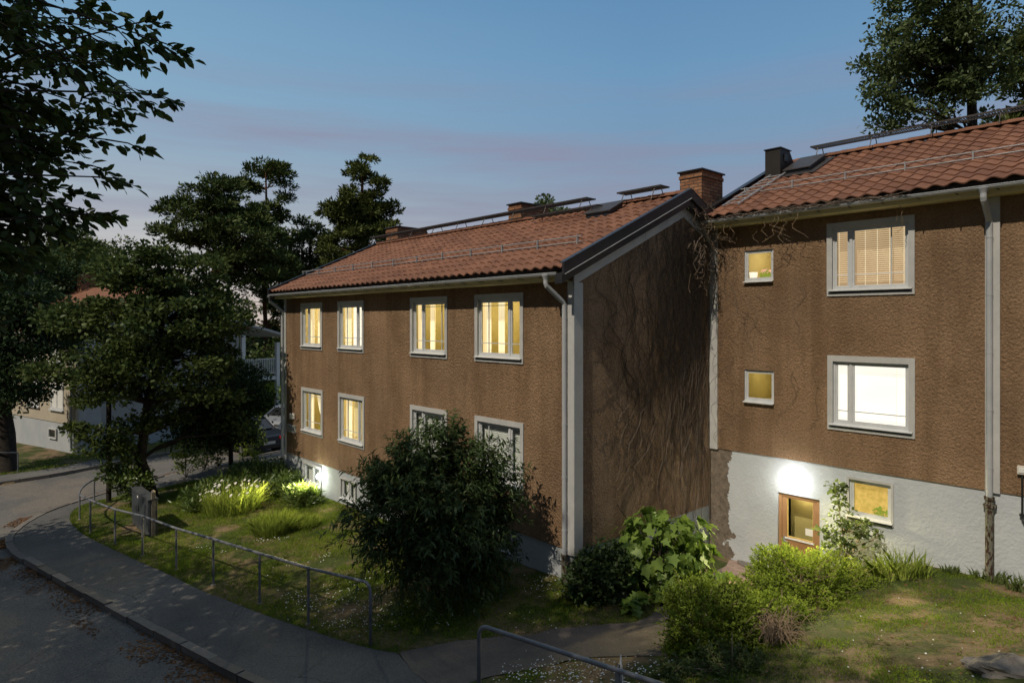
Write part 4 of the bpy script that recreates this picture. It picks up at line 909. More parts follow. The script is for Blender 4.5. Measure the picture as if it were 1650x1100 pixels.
# ---------- tubular railings ----------
def railing(label, top_pts, posts, end_bend=True, r=.027, name='pipe_railing', group='tubular steel railings'):
    root = thing(name, label, 'railing', posts[0][0], group)
    mb = MB(); mb.tube(top_pts, r, 10, 'rail_steel'); mb.build('top_rail', 'rail_steel', root, smooth=True)
    for b, t in posts:
        mb = MB(); mb.tube([(b[0],b[1],b[2]-.25), t], r*.92, 8, 'rail_steel'); mb.lathe((b[0],b[1],b[2]-.06), [(.07,0),(.055,.09),(.03,.10)], 8, 'granite'); mb.build('post', 'rail_steel', root)
    return root
PR = [(497,998,914.5,12.2),(418.5,968.7,891,13.25),(344,934,868,14.3),(284.3,909,850.7,15.3),(230,891,831,16.3),(185.5,873,820,17.3),(145.8,853.5,805,18.3),(128.5,838,793,19.7),(152,815,772,21.2),(209,795,752,23.6)]
pt0 = at(597,938.5,11.2); posts = []; tops = []
b0 = Vector((pt0.x, pt0.y, g1(pt0.x, pt0.y)))
for px, yb, yt, s in PR:
    t = at(px, yt, s); b = Vector((t.x, t.y, g1(t.x, t.y))); posts.append((b, t)); tops.append(t)
near = tops[0]; dirn = (pt0-near).normalized()
bend = [near, pt0-dirn*.16]
for k in range(1,6): a = k/5*math.pi/2; bend.append(pt0-dirn*.16+dirn*.16*math.sin(a)+Vector((0,0,-.16*(1-math.cos(a)))))
line = [b0+Vector((0,0,-.2))]+bend[::-1]
def crom(P, n=5):
    P = [P[0]]+P+[P[-1]]; R = []
    for i in range(1, len(P)-2):
        p0, p1, p2, p3 = P[i-1], P[i], P[i+1], P[i+2]
        for k in range(n): t = k/n; R.append(.5*((2*p1)+(-p0+p2)*t+(2*p0-5*p1+4*p2-p3)*t*t+(-p0+3*p1-3*p2+p3)*t**3))
    return R+[P[-2]]
curve = crom(tops[5:], 6)
railing('long curved steel railing between pavement and lawn, bent round at the street corner', line+tops[1:6]+curve[1:], posts)
q0 = at(772,1006,8.8); q1 = at(995,1079,7.4); dq = (q1-q0).normalized(); q2 = q1+dq*2.6
L = [q0+dq*.14]
bl = [q0+Vector((0,0,g1(q0.x,q0.y)-q0.z-.2))]+[q0+dq*.14*(1-math.cos(k/5*math.pi/2))+Vector((0,0,-.14*(1-math.sin(k/5*math.pi/2)))) for k in range(6)]
bl = [bl[0]]+bl[1:]+[q1, q2]
rl = railing('short near steel railing beside the daisy grass, with a pointed marker on it', bl, [(Vector((q1.x,q1.y,g1(q1.x,q1.y))), q1), (Vector((q2.x,q2.y,g1(q2.x,q2.y))), q2)], r=.029)
# torn reflective strip standing at the post
mb = MB(); m0 = q1+Vector((-.01,.05,-.35)); mb.add([m0+Vector((-.03,0,0)), m0+Vector((.045,.01,0)), m0+Vector((.03,.005,.28)), m0+Vector((.012,0,.51)), m0+Vector((-.015,-.004,.26)),
   m0+Vector((-.03,.02,0)), m0+Vector((.045,.03,0)), m0+Vector((.03,.024,.28)), m0+Vector((.012,.018,.51)), m0+Vector((-.015,.016,.26))], [(0,1,2,3,4),(9,8,7,6,5),(0,5,6,1),(1,6,7,2),(2,7,8,3),(3,8,9,4),(4,9,5,0)], 'white_paint')
mb.box(m0.x-.004, m0.x+.012, m0.y-.012, m0.y-.006, m0.z+.05, m0.z+.40, 'mark_dark')
tag(mb.build('marker_strip', 'white_paint'), 'thin pointed white marker strip fixed behind the near railing post', 'marker')
# far left piece of railing
a = at(-14,729,26); b = at(29,729,26.3); c = at(-60,728,25.5)
railing('far railing piece by the dark tree trunk at the left edge', [c,a,b], [(Vector((p.x,p.y,g1(p.x,p.y))), p) for p in (a,)]+[(Vector((b.x,b.y,g1(b.x,b.y))), b)])

# ---------- utility cabinet, posts, manhole, rock ----------
c = onG(240,866); s_ = c.x
x1 = c.x; y0 = c.y; lx = onY(213.5,850,y0).x; ry_ = onX(254,850,x1).y; zb = c.z; zt = zb+1.02
root = thing('utility_cabinet', 'dark grey metal utility cabinet behind the railing', 'utility cabinet', ((lx+x1)/2,(y0+ry_)/2,zb))
mb = MB(); mb.box(lx, x1, y0, ry_, zb-.1, zt-.03, 'cabinet_side'); mb.build('body', 'cabinet_side', root, bevel=.008)
mb = MB(); mb.prism([(lx-.03,y0-.03,zt-.028),(lx-.03,ry_+.03,zt-.028),(lx-.03,ry_+.03,zt),(lx-.03,(y0+ry_)/2,zt+.008),(lx-.03,y0-.03,zt)], (x1-lx+.06,0,0), 'cabinet_side'); mb.build('lid', 'cabinet_side', root)
mid = lx+(x1-lx)*.48
for a, b in ((lx+.01,mid-.005),(mid+.005,x1-.01)):
    mb = MB(); mb.box(a, b, y0-.018, y0-.001, zb+.16, zt-.05, 'cabinet_shaded_paint')
    for k in range(4): mb.box(a+.06, b-.06, y0-.024, y0-.018, zt-.2-k*.03, zt-.19-k*.03, 'cabinet_shaded_paint')
    d = mb.build('door', 'cabinet_shaded_paint', root, bevel=.004); mb = MB(); mb.box(b-.05, b-.03, y0-.035, y0-.018, zb+.5, zb+.6, 'dark_steel'); mb.build('handle', 'dark_steel', d)
mb = MB(); px_ = lx+.35*(x1-lx); mb.box(px_, px_+.10, y0-.022, y0-.0185, zt-.16, zt-.10, 'white_paper'); mb.build('label_plate', 'white_paper', root)
p = onG(247,864); mb = MB(); w = .045; mb.prism([(p.x-w,p.y-w,p.z-.2),(p.x+w,p.y-w,p.z-.2),(p.x+w,p.y+w,p.z-.2),(p.x-w,p.y+w,p.z-.2)], (0,0,1.40), 'old_wood'); mb.lathe((p.x,p.y,p.z+1.2), [(.064,0),(.04,.05),(.005,.07)], 4, 'old_wood')
tag(mb.build('wooden_post', 'old_wood', bevel=.006), 'weathered wooden post against the utility cabinet', 'post')
p = onG(175.5,809); mb = MB(); mb.tube([(p.x,p.y,p.z-.2),(p.x,p.y,p.z+4.4)], .075, 10, 'bark'); mb.lathe((p.x,p.y,p.z+4.4), [(.08,0),(.09,.03),(.02,.07)], 10, 'black_metal'); mb.lathe((p.x,p.y,p.z-.02), [(.11,0),(.10,.06),(.076,.07)], 10, 'black_metal')
tag(mb.build('street_pole', 'bark'), 'dark round pole rising into the foliage at the street corner', 'pole')
p = onG(1214,910); z = g1(p.x,p.y)+.06
mb = MB(); mb.lathe((p.x,p.y,z-.1), [(.36,0),(.36,.115),(.30,.12),(.30,.11),(.285,.11),(.285,.125),(0.02,.127)], 28, 'granite')
for k in range(-3,4): mb.box(p.x-.2,p.x+.2,p.y+k*.06-.008,p.y+k*.06+.008,z+.026,z+.031,'granite')
tag(mb.build('manhole_cover', 'granite'), 'round grey manhole cover in the pale gravel by the basement door', 'manhole cover')
def boulder(name, label, px, py, size, sc, rot):
    c = onG(px, py); n1, n2 = 26, 14; V = []
    for j in range(n2+1):
        th = math.pi*j/n2
        for i in range(n1):
            ph = 2*math.pi*i/n1; d = Vector((math.sin(th)*math.cos(ph), math.sin(th)*math.sin(ph), math.cos(th)))
            r = 1+.35*noise.noise(d*1.5+Vector((px*.1,0,0)))+.16*noise.noise(d*4)+.05*noise.noise(d*11); q = d*r*size; q = Vector((q.x*sc[0], q.y*sc[1], max(q.z*sc[2], -.3)))
            V.append((c.x+q.x*math.cos(rot)-q.y*math.sin(rot), c.y+q.x*math.sin(rot)+q.y*math.cos(rot), c.z+.02+q.z))
    mb = MB(); mb.add(V, [(j*n1+i, j*n1+(i+1)%n1, (j+1)*n1+(i+1)%n1, (j+1)*n1+i) for j in range(n2) for i in range(n1)], 'rock'); return tag(mb.build(name, 'rock', smooth=False), label, 'rock')
boulder('flat_rock', 'flat cracked grey rock in the lower right corner', 1632, 1082, .42, (1.1,.6,.33), .75)
boulder('flat_rock', 'thin pointed grey slab lying beside the flat cracked rock', 1598, 1074, .22, (1.4,.6,.25), .5)

# ---------- cars ----------
def car(label, pos, heading, paint):
    root = thing('parked_car', label, 'car', pos, 'cars parked past the house', heading)
    Lh, W = 2.15, .86
    body = [(-Lh,.30),(-Lh+.02,.62),(-Lh+.12,.86),(-1.5,.95),(-1.15,1.0),(-.6,1.40),(.1,1.46),(.75,1.38),(1.35,1.0),(1.95,.84),(Lh,.62),(Lh,.30)]
    V = []; n = len(body)
    for x, z in body:
        k = 1-.22*max(0,(z-.95)/.5); e = 1-.10*(abs(x)/Lh)**4
        for s in (-1,1): V += [(x, s*W*k*e, z)]
    Fs = [(2*i,2*i+1,2*i+3,2*i+2) for i in range(n-1)]+[tuple(2*i for i in range(n))[::-1], tuple(2*i+1 for i in range(n)), (0,2*n-2,2*n-1,1)]
    mb = MB(); mb.add(V, Fs, paint); mb.build('body', paint, root, local=True, bevel=.06)
    mb = MB()
    for s in (-1,1): mb.prism([(-1.05,s*.83,1.0),(-.55,s*.735,1.33),(.08,s*.715,1.40),(.68,s*.735,1.33),(1.18,s*.83,1.0)], (0,s*.02,0), 'car_glass')
    mb.prism([(-1.14,-.7,1.03),(-1.14,.7,1.03),(-.63,.6,1.38),(-.63,-.6,1.38)], (-.03,0,.03), 'car_glass'); mb.prism([(1.33,-.7,1.03),(1.33,.7,1.03),(.79,.6,1.36),(.79,-.6,1.36)], (.03,0,.03), 'car_glass'); mb.build('window', 'car_glass', root, local=True)
    for x in (-1.32,1.35):
        for s in (-1,1):
            mb = MB(); mb.tube([(x,s*.64,.32),(x,s*.865,.32)], .32, 20, 'tyre'); w = mb.build('wheel', 'tyre', root, local=True); mb = MB(); mb.tube([(x,s*.84,.32),(x,s*.875,.32)], .19, 12, 'alloy'); mb.build('rim', 'alloy', w, local=True)
    for s in (-1,1):
        mb = MB(); mb.box(-Lh-.02,-Lh+.12,s*.66-.14,s*.66+.14,.68,.82,'red_lens'); mb.build('tail_light','red_lens',root,local=True,bevel=.02)
        mb = MB(); mb.box(Lh-.12,Lh+.02,s*.62-.16,s*.62+.16,.60,.72,'chrome'); mb.build('headlight','chrome',root,local=True,bevel=.02)
    mb = MB(); mb.box(-Lh-.03,-Lh+.1,-.7,.7,.32,.50,paint); mb.build('bumper', paint, root, local=True, bevel=.03); mb = MB(); mb.box(Lh-.1,Lh+.04,-.72,.72,.30,.46,'black_metal'); mb.build('bumper', 'black_metal', root, local=True, bevel=.03); mb = MB(); mb.box(Lh+.02,Lh+.045,-.5,.5,.50,.58,'black_metal'); mb.build('grille', 'black_metal', root, local=True)
    for b_ in ((-Lh-.045,-Lh-.03,-.26,.26,.52,.63),(Lh+.04,Lh+.05,-.26,.26,.36,.47)): mb = MB(); mb.box(*b_,'white_paint'); mb.build('number_plate','white_paint',root,local=True)
def ang(dx, dy): w = cam2w(dx, dy); return math.atan2(w[1], w[0])
p = at(396,722,30.5); p.z = g1(p.x,p.y)-.08; car('dark blue car with red tail lamp half hidden by the bushes', p, ang(-.75,.65), 'car_dark')
p = at(474,700,36.0); p.z = g1(p.x,p.y)-.08; car('silver car parked behind the far corner of the long house', p, ang(-.35,-.94), 'car_silver')

# ---------- neighbour house at the left ----------
c0 = at(128,728,29.5); u2, v2 = (-.837,.547), (.547,.837)
zb = c0.z; rz = ang(*u2)     # local +x runs along the street face, local -y is away
nh = thing('apartment_house', 'pale plastered apartment house with orange roof behind the trees across the street', 'apartment house', (c0.x,c0.y,zb), None, rz)
wv = cam2w(*v2); wl = Vector((wv[0],wv[1],0)); loc = Vector((math.cos(rz),math.sin(rz),0)); lc = Vector((-math.sin(rz),math.cos(rz),0)); sg = 1 if wl.dot(lc) > 0 else -1
D = 8.0; LH = 14; ZW = 5.55; ZP = 1.15
mb = MB()
def P3(x, y, z): return (x, sg*y, z)
def q4(a, b, c_, d, m): mb.quad(P3(*a), P3(*b), P3(*c_), P3(*d), m)
q4((0,0,ZP),(LH,0,ZP),(LH,0,ZW),(0,0,ZW),'plaster_cream'); mb.add([P3(0,0,ZP),P3(0,D,ZP),P3(0,D,ZW),P3(0,D/2,ZW+2.0),P3(0,0,ZW)],[(0,1,2,3,4)],'plaster_grey'); mb.add([P3(LH,0,ZP),P3(LH,D,ZP),P3(LH,D,ZW),P3(LH,D/2,ZW+2.0),P3(LH,0,ZW)],[(0,1,2,3,4)],'plaster_cream'); q4((0,D,ZP),(LH,D,ZP),(LH,D,ZW),(0,D,ZW),'plaster_cream')
mb.build('wall', 'plaster_cream', nh, local=True)
mb = MB(); q4((0,.03,-1),(LH,.03,-1),(LH,.03,ZP),(0,.03,ZP),'plinth_paint'); q4((.03,0.03,-1),(.03,D,-1),(.03,D,ZP),(.03,.03,ZP),'plinth_paint'); mb.build('plinth','plinth_paint',nh,local=True)
mb = MB()
for y0_, y1_ in ((-.5,D/2),(D+.5,D/2)):
    z0_ = ZW-.23
    V = [P3(-.3,y0_,z0_),P3(LH+.3,y0_,z0_),P3(LH+.3,y1_,ZW+2.05),P3(-.3,y1_,ZW+2.05)]; V += [(a,b,c_+.16) for a,b,c_ in V]; mb.add(V, [(0,1,2,3),(4,5,6,7),(0,1,5,4),(1,2,6,5),(2,3,7,6),(3,0,4,7)], 'roof_tile')
rf = mb.build('roof','roof_tile',nh,local=True)
mb = MB(); mb.box(8,8.6,sg*D/2-.4,sg*D/2+.4,ZW+1.5,ZW+3,'brick'); mb.build('chimney','brick',rf,local=True)
mb = MB()
for x in (-.04,): mb.box(x,x+.30,min(-sg*.04,0),max(-sg*.04,0),-.2,ZW-.3,'trim')
mb.box(-.04,0,min(0,sg*.9),max(0,sg*.9),-.2,ZW-.3,'trim'); mb.build('corner_board','trim',nh,local=True)
mb = MB(); mb.tube([P3(.55,-.1,ZW-.3),P3(.55,-.1,.1)], .05, 8, 'pipe_paint'); mb.tube([P3(.55,-.1,ZW-.3),P3(.55,-.45,ZW-.15)], .05, 8, 'pipe_paint'); mb.box(-.3,LH+.3,min(-sg*.62,-sg*.5),max(-sg*.62,-sg*.5),ZW-.3,ZW-.2,'pipe_paint'); mb.build('gutter','pipe_paint',nh,local=True)
for x in (1.5,4.0,6.8,9.4,12):
    for z in (1.75,4.0):
        mb = MB(); ya, yb = sorted((-sg*.03, 0)); frame(mb, x, x+1.3, z, z+1.35, .1, ya-.0, yb, 'sash_paint'); mb.box(x-.05,x+1.35,min(-sg*.1,0),max(-sg*.1,0),z-.06,z-.001,'sash_paint'); mb.box(x+.62,x+.68,ya,yb,z+.1,z+1.25,'sash_paint'); w = mb.build('window','sash_paint',nh,local=True)
        mb = MB(); mb.quad(P3(x+.1,-.012,z+.1),P3(x+1.2,-.012,z+.1),P3(x+1.2,-.012,z+1.25),P3(x+.1,-.012,z+1.25),'blind_unlit'); mb.build('pane','blind_unlit',w,local=True)
for x in (2.2,8.0):
    mb = MB(); ya, yb = sorted((-sg*.03, 0)); frame(mb, x, x+.8, .35, .85, .07, ya, yb+.02, 'sash_paint'); w = mb.build('window','sash_paint',nh,local=True); mb = MB(); mb.quad(P3(x+.07,.005,.42),P3(x+.73,.005,.42),P3(x+.73,.005,.78),P3(x+.07,.005,.78),'car_glass'); mb.build('pane','car_glass',w,local=True)
# its roofed balcony at the rear end
mb = MB(); bz = 2.75
for y in (D+.10, D+2.35): mb.box(-.14,.06,min(sg*y,sg*(y+.22)),max(sg*y,sg*(y+.22)),.0 if y > D+1 else bz-.3,ZW-.45-(.45 if y > D+1 else 0),'white_paint')
mb.box(-.1,3.0,min(sg*D,sg*(D+2.6)),max(sg*D,sg*(D+2.6)),bz-.25,bz-.08,'white_paint'); mb.build('balcony','white_paint',nh,local=True)
mb = MB()
for z in (bz+.12,bz+.95): mb.box(-.06,-.02,min(sg*(D+.3),sg*(D+2.35)),max(sg*(D+.3),sg*(D+2.35)),z,z+.05,'white_paint')
y = D+.35
while y < D+2.3: mb.box(-.055,-.025,min(sg*y,sg*(y+.06)),max(sg*y,sg*(y+.06)),bz+.17,bz+.95,'plate_grey'); y += .12
mb.build('balcony_railing','white_paint',nh,local=True)
mb = MB(); za, zb_ = ZW+.35, ZW-.62
V = [P3(-.5,D-.8,za),P3(3.2,D-.8,za),P3(3.2,D+3.0,zb_),P3(-.5,D+3.0,zb_)]; V += [(a,b,c_+.12) for a,b,c_ in V]; mb.add(V, [(0,1,2,3),(4,5,6,7),(0,1,5,4),(1,2,6,5),(2,3,7,6),(3,0,4,7)], 'trim'); mb.build('balcony_roof','trim',nh,local=True)
# ---------- trees and bushes ----------
def gp(px, py): p = onG(px, py); return Vector(p)
def blob(px, py, s, rxp, ryp, dep=None):
    """crown lobe seen at (px,py) at depth s, half-sizes in picture units -> metres"""
    p = at(px, py, s); k = s/F; a = rxp*k; return (p.x, p.y, p.z, dep or a, dep or a, ryp*k)
def pine(label, px, base_z, s, top_py, lobes, mt='needle_dark', ncl=150, per=110, tr=.24, size=.32, lean=0, limbs=60, cr=.75):
    b = at(px, HY, s); base = Vector((b.x, b.y, base_z)); top = at(px+lean, top_py+12, s)
    tr_pts = [base.lerp(top, t)+Vector((noise.noise((px,t*3,0))*.5, noise.noise((px,t*3,5))*.5, 0))*(t*(1.2-t)) for t in (0,.15,.3,.45,.6,.7,.8,.9,.97)]
    return plant('pine_tree', label, 'pine tree', base, [blob(a[0],a[1],s+(a[4] if len(a)>4 else 0),a[2],a[3]) for a in lobes], ncl, per, cr, size, 'needle', mt, 'pine_bark', tr_pts, tr, limbs, 'pine trees behind the houses', flat=.38, shell=.35, updir=.5, fold=.2)
pine('broad dark pine at the centre left, wider than tall', 345, -5.9, 46, 293, [(360,325,62,28),(320,345,62,30),(400,345,50,32),(345,375,90,24),(300,385,45,14),(395,390,75,40),(400,430,70,45),(345,300,40,14)], ncl=210, per=150, limbs=90)
pine('tall thin pine with open rounded top rising above the broad pine', 428, -5.9, 50, 255, [(425,272,30,18),(452,290,22,26),(405,297,18,10),(455,318,16,14),(430,350,30,20),(440,400,40,36),(450,460,45,50),(430,330,26,10)], ncl=105, per=120, tr=.2, cr=.6)
pine('tall cone shaped pine standing free above the brick chimney', 585, -5.6, 50, 248, [(583,268,26,22),(590,300,42,26),(578,330,50,22),(600,345,40,28),(560,345,42,16),(590,375,46,30),(570,400,60,28),(545,335,22,8)], 'needle_warm', ncl=150, per=150, tr=.28, cr=.62)
pine('low dark pine filling the gap left of the long roof', 500, -5.8, 54, 355, [(505,372,34,18),(520,395,60,24),(480,410,40,30),(540,425,60,30),(490,450,60,40),(470,500,50,60)], ncl=130, per=130)
pine('small dark pine top behind the near left branches', 125, -6, 46, 366, [(128,385,32,18),(145,405,36,18),(110,415,40,22),(130,440,55,24)], ncl=80, per=130)
pine('dark pine at the right edge behind the poplar', 1668, -4.5, 34, 45, [(1665,85,40,40),(1650,140,34,22),(1660,190,50,24),(1690,60,40,60)], 'needle_warm', ncl=70, per=120, cr=.6)
pine('dark pine in the row behind the cars', 455, -5.8, 58, 430, [(440,520,60,60),(470,560,60,60),(430,590,70,50),(500,540,60,60)], ncl=90, per=120)
def dtree(label, base, blobs, ncl, per, cr, size, mt, trunk, tr, limbs=60, shape='quad', group='leafy trees around the street', **k):
    return plant('leafy_tree', label, 'tree', base, blobs, ncl, per, cr, size, shape, mt, 'bark', trunk, tr, limbs, group, **k)
# poplar behind the right roof
s = 27; b = at(1578, HY, s); base = Vector((b.x,b.y,-4.6))
dtree('tall leafy poplar rising behind the right roof ridge', base, [blob(*a) for a in [(1500,40,s,80,55),(1440,90,s,48,38),(1430,140,s,42,24),(1500,120,s+1,75,50),(1560,60,s,60,70),(1560,150,s,60,50),(1470,180,s,48,24),(1520,-40,s,95,60),(1600,100,s,30,60),(1400,152,s,18,10),(1440,205,s,25,14),(1540,-120,s,90,60),(1630,30,s,12,14)]],
      230, 130, .55, .17, 'leaf_poplar', [base.lerp(at(1560,-90,s),t) for t in (0,.2,.4,.5,.6,.7,.8,.9,1)], .30, 130, 'leaf', shell=.3)
s = 58; b = at(885, HY, s); base = Vector((b.x,b.y,-5.2))
dtree('round green treetop peeking over the roof ridge between the chimneys', base, [blob(886,328,s,20,11), blob(888,350,s,30,20), blob(880,380,s,30,20)], 60, 110, .6, .26, 'leaf_poplar', [base, base+Vector((0,0,5)), base+Vector((0,0,10))], .25, 30)
# big bushy tree on the lawn corner
base = gp(246,803); s = 21.3
def tpx(px, py, ss): return at(px, py, ss)
dtree('large bushy tree with forked leaning trunk on the lawn corner', base, [blob(*a) for a in [(250,440,s,75,45),(310,450,s+1,55,50),(190,480,s,60,40),(270,520,s,100,50),(350,520,s+1,45,60),(140,520,s,60,38),(200,580,s-.5,80,40),(310,600,s,80,50),(110,590,s,50,30),(255,405,s+1,40,20),(370,600,s+1.5,38,60),(160,640,s-1,50,25),(330,670,s+1,70,40),(230,650,s,60,35)]],
      188, 190, .56, .145, 'leaf_mid', [base, tpx(236,770,s), tpx(226,740,s), tpx(232,700,s), tpx(238,650,s), tpx(250,590,s), tpx(262,520,s), tpx(265,460,s)], .21, 150, 'leaf', shell=.15, flat=.45,
      extra=[tpx(150,700,s-1), tpx(120,690,s-1), tpx(150,720,s-1), tpx(195,720,s-.6), tpx(190,760,s-.4)])
mb = MB(); 
base = gp(205,800)
dtree('light green sapling cluster in front of the leaning trunk', base, [blob(195,735,20.9,26,40), blob(215,775,20.9,26,22), blob(190,700,20.9,18,18)], 60, 60, .30, .10, 'leaf_laurel', [base, tpx(202,770,20.9), tpx(196,735,20.9)], .035, 40, 'leaf', group='saplings under the trees')
base = gp(372,748); s = 24.2
dtree('dark bushy thicket tree between the lawn tree and the cars', base, [blob(*a) for a in [(370,620,s,55,45),(340,660,s,60,40),(390,660,s,42,42),(300,690,s-1,40,25),(400,610,s+.5,22,35),(350,700,s-.5,60,18)]], 170, 130, .55, .10, 'leaf_dark', [base, tpx(372,720,s), tpx(368,680,s), tpx(365,640,s)], .10, 70, 'leaf')
for i, (px, py) in enumerate([(330,757),(352,752),(392,742),(410,738),(300,770)]):
    b = gp(px, py); s = math.hypot(b.x, b.y); t = b+Vector((random.gauss(0,.2),random.gauss(0,.2),1.5))
    plant('sapling', ['thin leafy sapling nearest the leaning trunk','thin leafy sapling second from the leaning trunk','thin leafy sapling beside the laurel bed edge','thin leafy sapling nearest the parked cars','low leafy sapling at the foot of the leaning trunk'][i], 'sapling', b,
          [(b.x,b.y,b.z+.9,.45,.45,.8)], 26, 34, .22, .09, 'leaf', 'leaf_clump' if i > 1 else 'leaf_mid', 'bark', [b, b.lerp(t,.5), t], .022, 20, 'saplings under the trees')
# trees at the far left
b = at(8, 755, 26.5); base = Vector((b.x,b.y,g1(b.x,b.y))); s = 26.5
dtree('old tree with thick dark trunk at the left edge', base, [blob(*a) for a in [(30,560,s,70,50),(-20,500,s,70,60),(70,480,s,60,45),(20,630,s,60,32),(90,540,s+1,45,40),(50,430,s+2,60,36),(-30,600,s,50,50)]], 190, 150, .7, .14, 'leaf_dark', [base, tpx(8,700,s), tpx(2,650,s), tpx(4,590,s), tpx(16,520,s), tpx(24,460,s)], .42, 80, 'leaf', shell=.3)
b = at(150, 600, 40); base = Vector((b.x,b.y,-6))
dtree('wide leafy tree behind the pale house', base, [blob(*a) for a in [(80,430,38,70,40),(150,440,39,60,40),(200,420,40,40,30),(60,470,37,60,24)]], 120, 130, .95, .2, 'leaf_mid', [base, base+Vector((0,0,5)), base+Vector((0,0,9))], .3, 60, 'quad')
for i,(px, s, top) in enumerate(((425,46,600),(500,52,520),(395,52,560),(560,60,470),(345,56,480),(260,60,450),(200,62,430))):
    b = at(px, HY, s); base = Vector((b.x,b.y,-5.9)); tz = at(px,top,s).z
    dtree(['low green tree behind the silver car','dark leafy tree hidden behind the far corner','dark tree beside the white balcony','dark leafy tree behind the long roof end','dark tree behind the lawn tree crown','dark distant tree at the far left of the pines','dark distant tree over the pale house roof'][i], base,
          [(base.x,base.y,(tz-5.9)/2+.3,3.2,3.2,(tz+5.9)/2), (base.x+2,base.y+1,-3.5,3,3,2.4)], 95, 120, 1.0, .24, 'leaf_dark' if i else 'leaf_mid', [base, base+Vector((0,0,2)), base+Vector((0,0,4))], .22, 30, 'quad', group='dark trees behind the street')
b = gp(448,668); 
b = at(446,690,38.5); b.z = g1(b.x,b.y)
plant('flowering_bush', 'green bush with one pink bloom behind the silver car', 'bush', b, [(b.x,b.y,b.z+1.3,2.6,1.6,1.3)], 60, 110, .5, .12, 'leaf', 'leaf_clump', 'bark', None, .05, 16)

# near branches reaching in from the left
def near_tree():
    bx, by = cam2w(-7.4, 4.6); base = Vector((bx,by,g1(bx,by)))
    root = thing('leafy_tree', 'near broadleaf tree whose dark branches reach in from the upper left', 'tree', base)
    mb = MB(); T = [base, base+Vector((.1,0,2)), base+Vector((.15,.1,4.2)), base+Vector((.1,.2,6.4)), base+Vector((.2,.2,9)), base+Vector((.2,.3,11.5))]
    mb.tube([T[0]-Vector((0,0,.3))]+T, [.34,.27,.23,.2,.16,.11,.05], 12, 'bark')
    LP, LD = [], []
    def spray(p, d, n=26, L=.55):
        d = d.normalized(); end = p+d*L+Vector((0,0,-.12)); mb.tube([p, p.lerp(end,.5)+Vector((0,0,.03)), end], [.008,.006,.003], 4, 'bark', caps=False)
        for k in range(n):
            t = random.random()**.7; q = p.lerp(end, t); a = Vector((random.gauss(0,1),random.gauss(0,1),random.gauss(-.25,.6))).normalized(); w = (a*.75+d*.8).normalized()
            LP.append(q+a*random.random()*.05); LD.append(w)
    # visible tips: where each branch ends in the picture
    tips = [(285,62,6.2),(250,40,6.4),(225,20,6.8),(262,150,6.0),(235,132,6.3),(215,95,6.6),(212,225,5.8),(185,205,6.1),(190,285,5.7),(160,262,6.1),(175,345,5.7),(140,330,6.2),(120,300,6.4),
            (200,60,7),(170,30,7),(130,12,7),(180,115,6.8),(150,80,6.7),(165,165,6.5),(140,200,6.6),(110,240,6.4),(90,60,6.8),(110,120,6.4),(70,160,6.3),(60,220,6.2),(100,190,6.6),(60,20,6.9),(30,90,6.3),(20,150,6),(25,230,6),
            (60,290,6.2),(90,330,6.2),(30,300,6),(10,350,6.1),(45,360,6.3),(80,350,6.6),(20,400,6.4),(120,360,6.4),(-30,60,6),(-30,200,6),(-40,320,6),(-60,120,5.5),(40,-40,7),(140,-50,7),(220,-40,6.6),(-20,-60,6.5),(100,-110,7),(10,430,6.8),(-30,420,6.2),(-20,500,6.6),(70,395,7),(30,460,7.4)]
    for px, py, s in tips:
        px -= 42; tip = at(px, py, s); zt_ = tip.z+random.uniform(-1.2,.3)
        k = min(range(1,len(T)), key=lambda i: abs(T[i].z-zt_)); st = T[k-1].lerp(T[k], random.random())
        mid = st.lerp(tip,.5)+Vector((random.gauss(0,.15),random.gauss(0,.15),.35))
        pts = [st, st.lerp(mid,.5)+Vector((0,0,.12)), mid, mid.lerp(tip,.5)+Vector((0,0,.12)), tip]
        mb.tube(pts, [.035,.026,.018,.012,.006], 5, 'bark', caps=False)
        d = (tip-mid).normalized()
        spray(tip, d, 24, .35)
        for j in range(7 if px > 60 else 11):
            t = .25+.75*random.random(); q = pts[2].lerp(pts[4], t) if random.random() < .75 else pts[1].lerp(pts[3], t)
            spray(q, (d+Vector((random.gauss(0,.6),random.gauss(0,.6),random.gauss(-.3,.4)))), 17, random.uniform(.25,.55))
    # the rest of the crown, outside the picture, which shades the street
    C = in_blobs([(bx-.2,by-1.4,base.z+10.5,2.6,2.0,2.0),(bx+1.6,by-1.8,base.z+9.5,2.2,1.8,2.0)], 150, .3)
    P, O = foliage_pts(C, 45, .6, .6)
    LPa = np.concatenate([np.array(LP), P]); LDa = np.concatenate([np.array(LD), unit(O)+rdir(len(P))*.6])
    leaves('crown', LPa, LDa, unit(rdir(len(LPa))+np.array([0,0,1.0])), .105*(.6+.7*RNG.random(len(LPa))), 'leaf', 'leaf_near', root, .35)
    for i in range(0, 150, 4): limb(mb, T[random.randint(2,5)], C[i], .04, .01, 5, .12, 'bark')
    mb.build('trunk', 'bark', root, smooth=True)
near_tree()
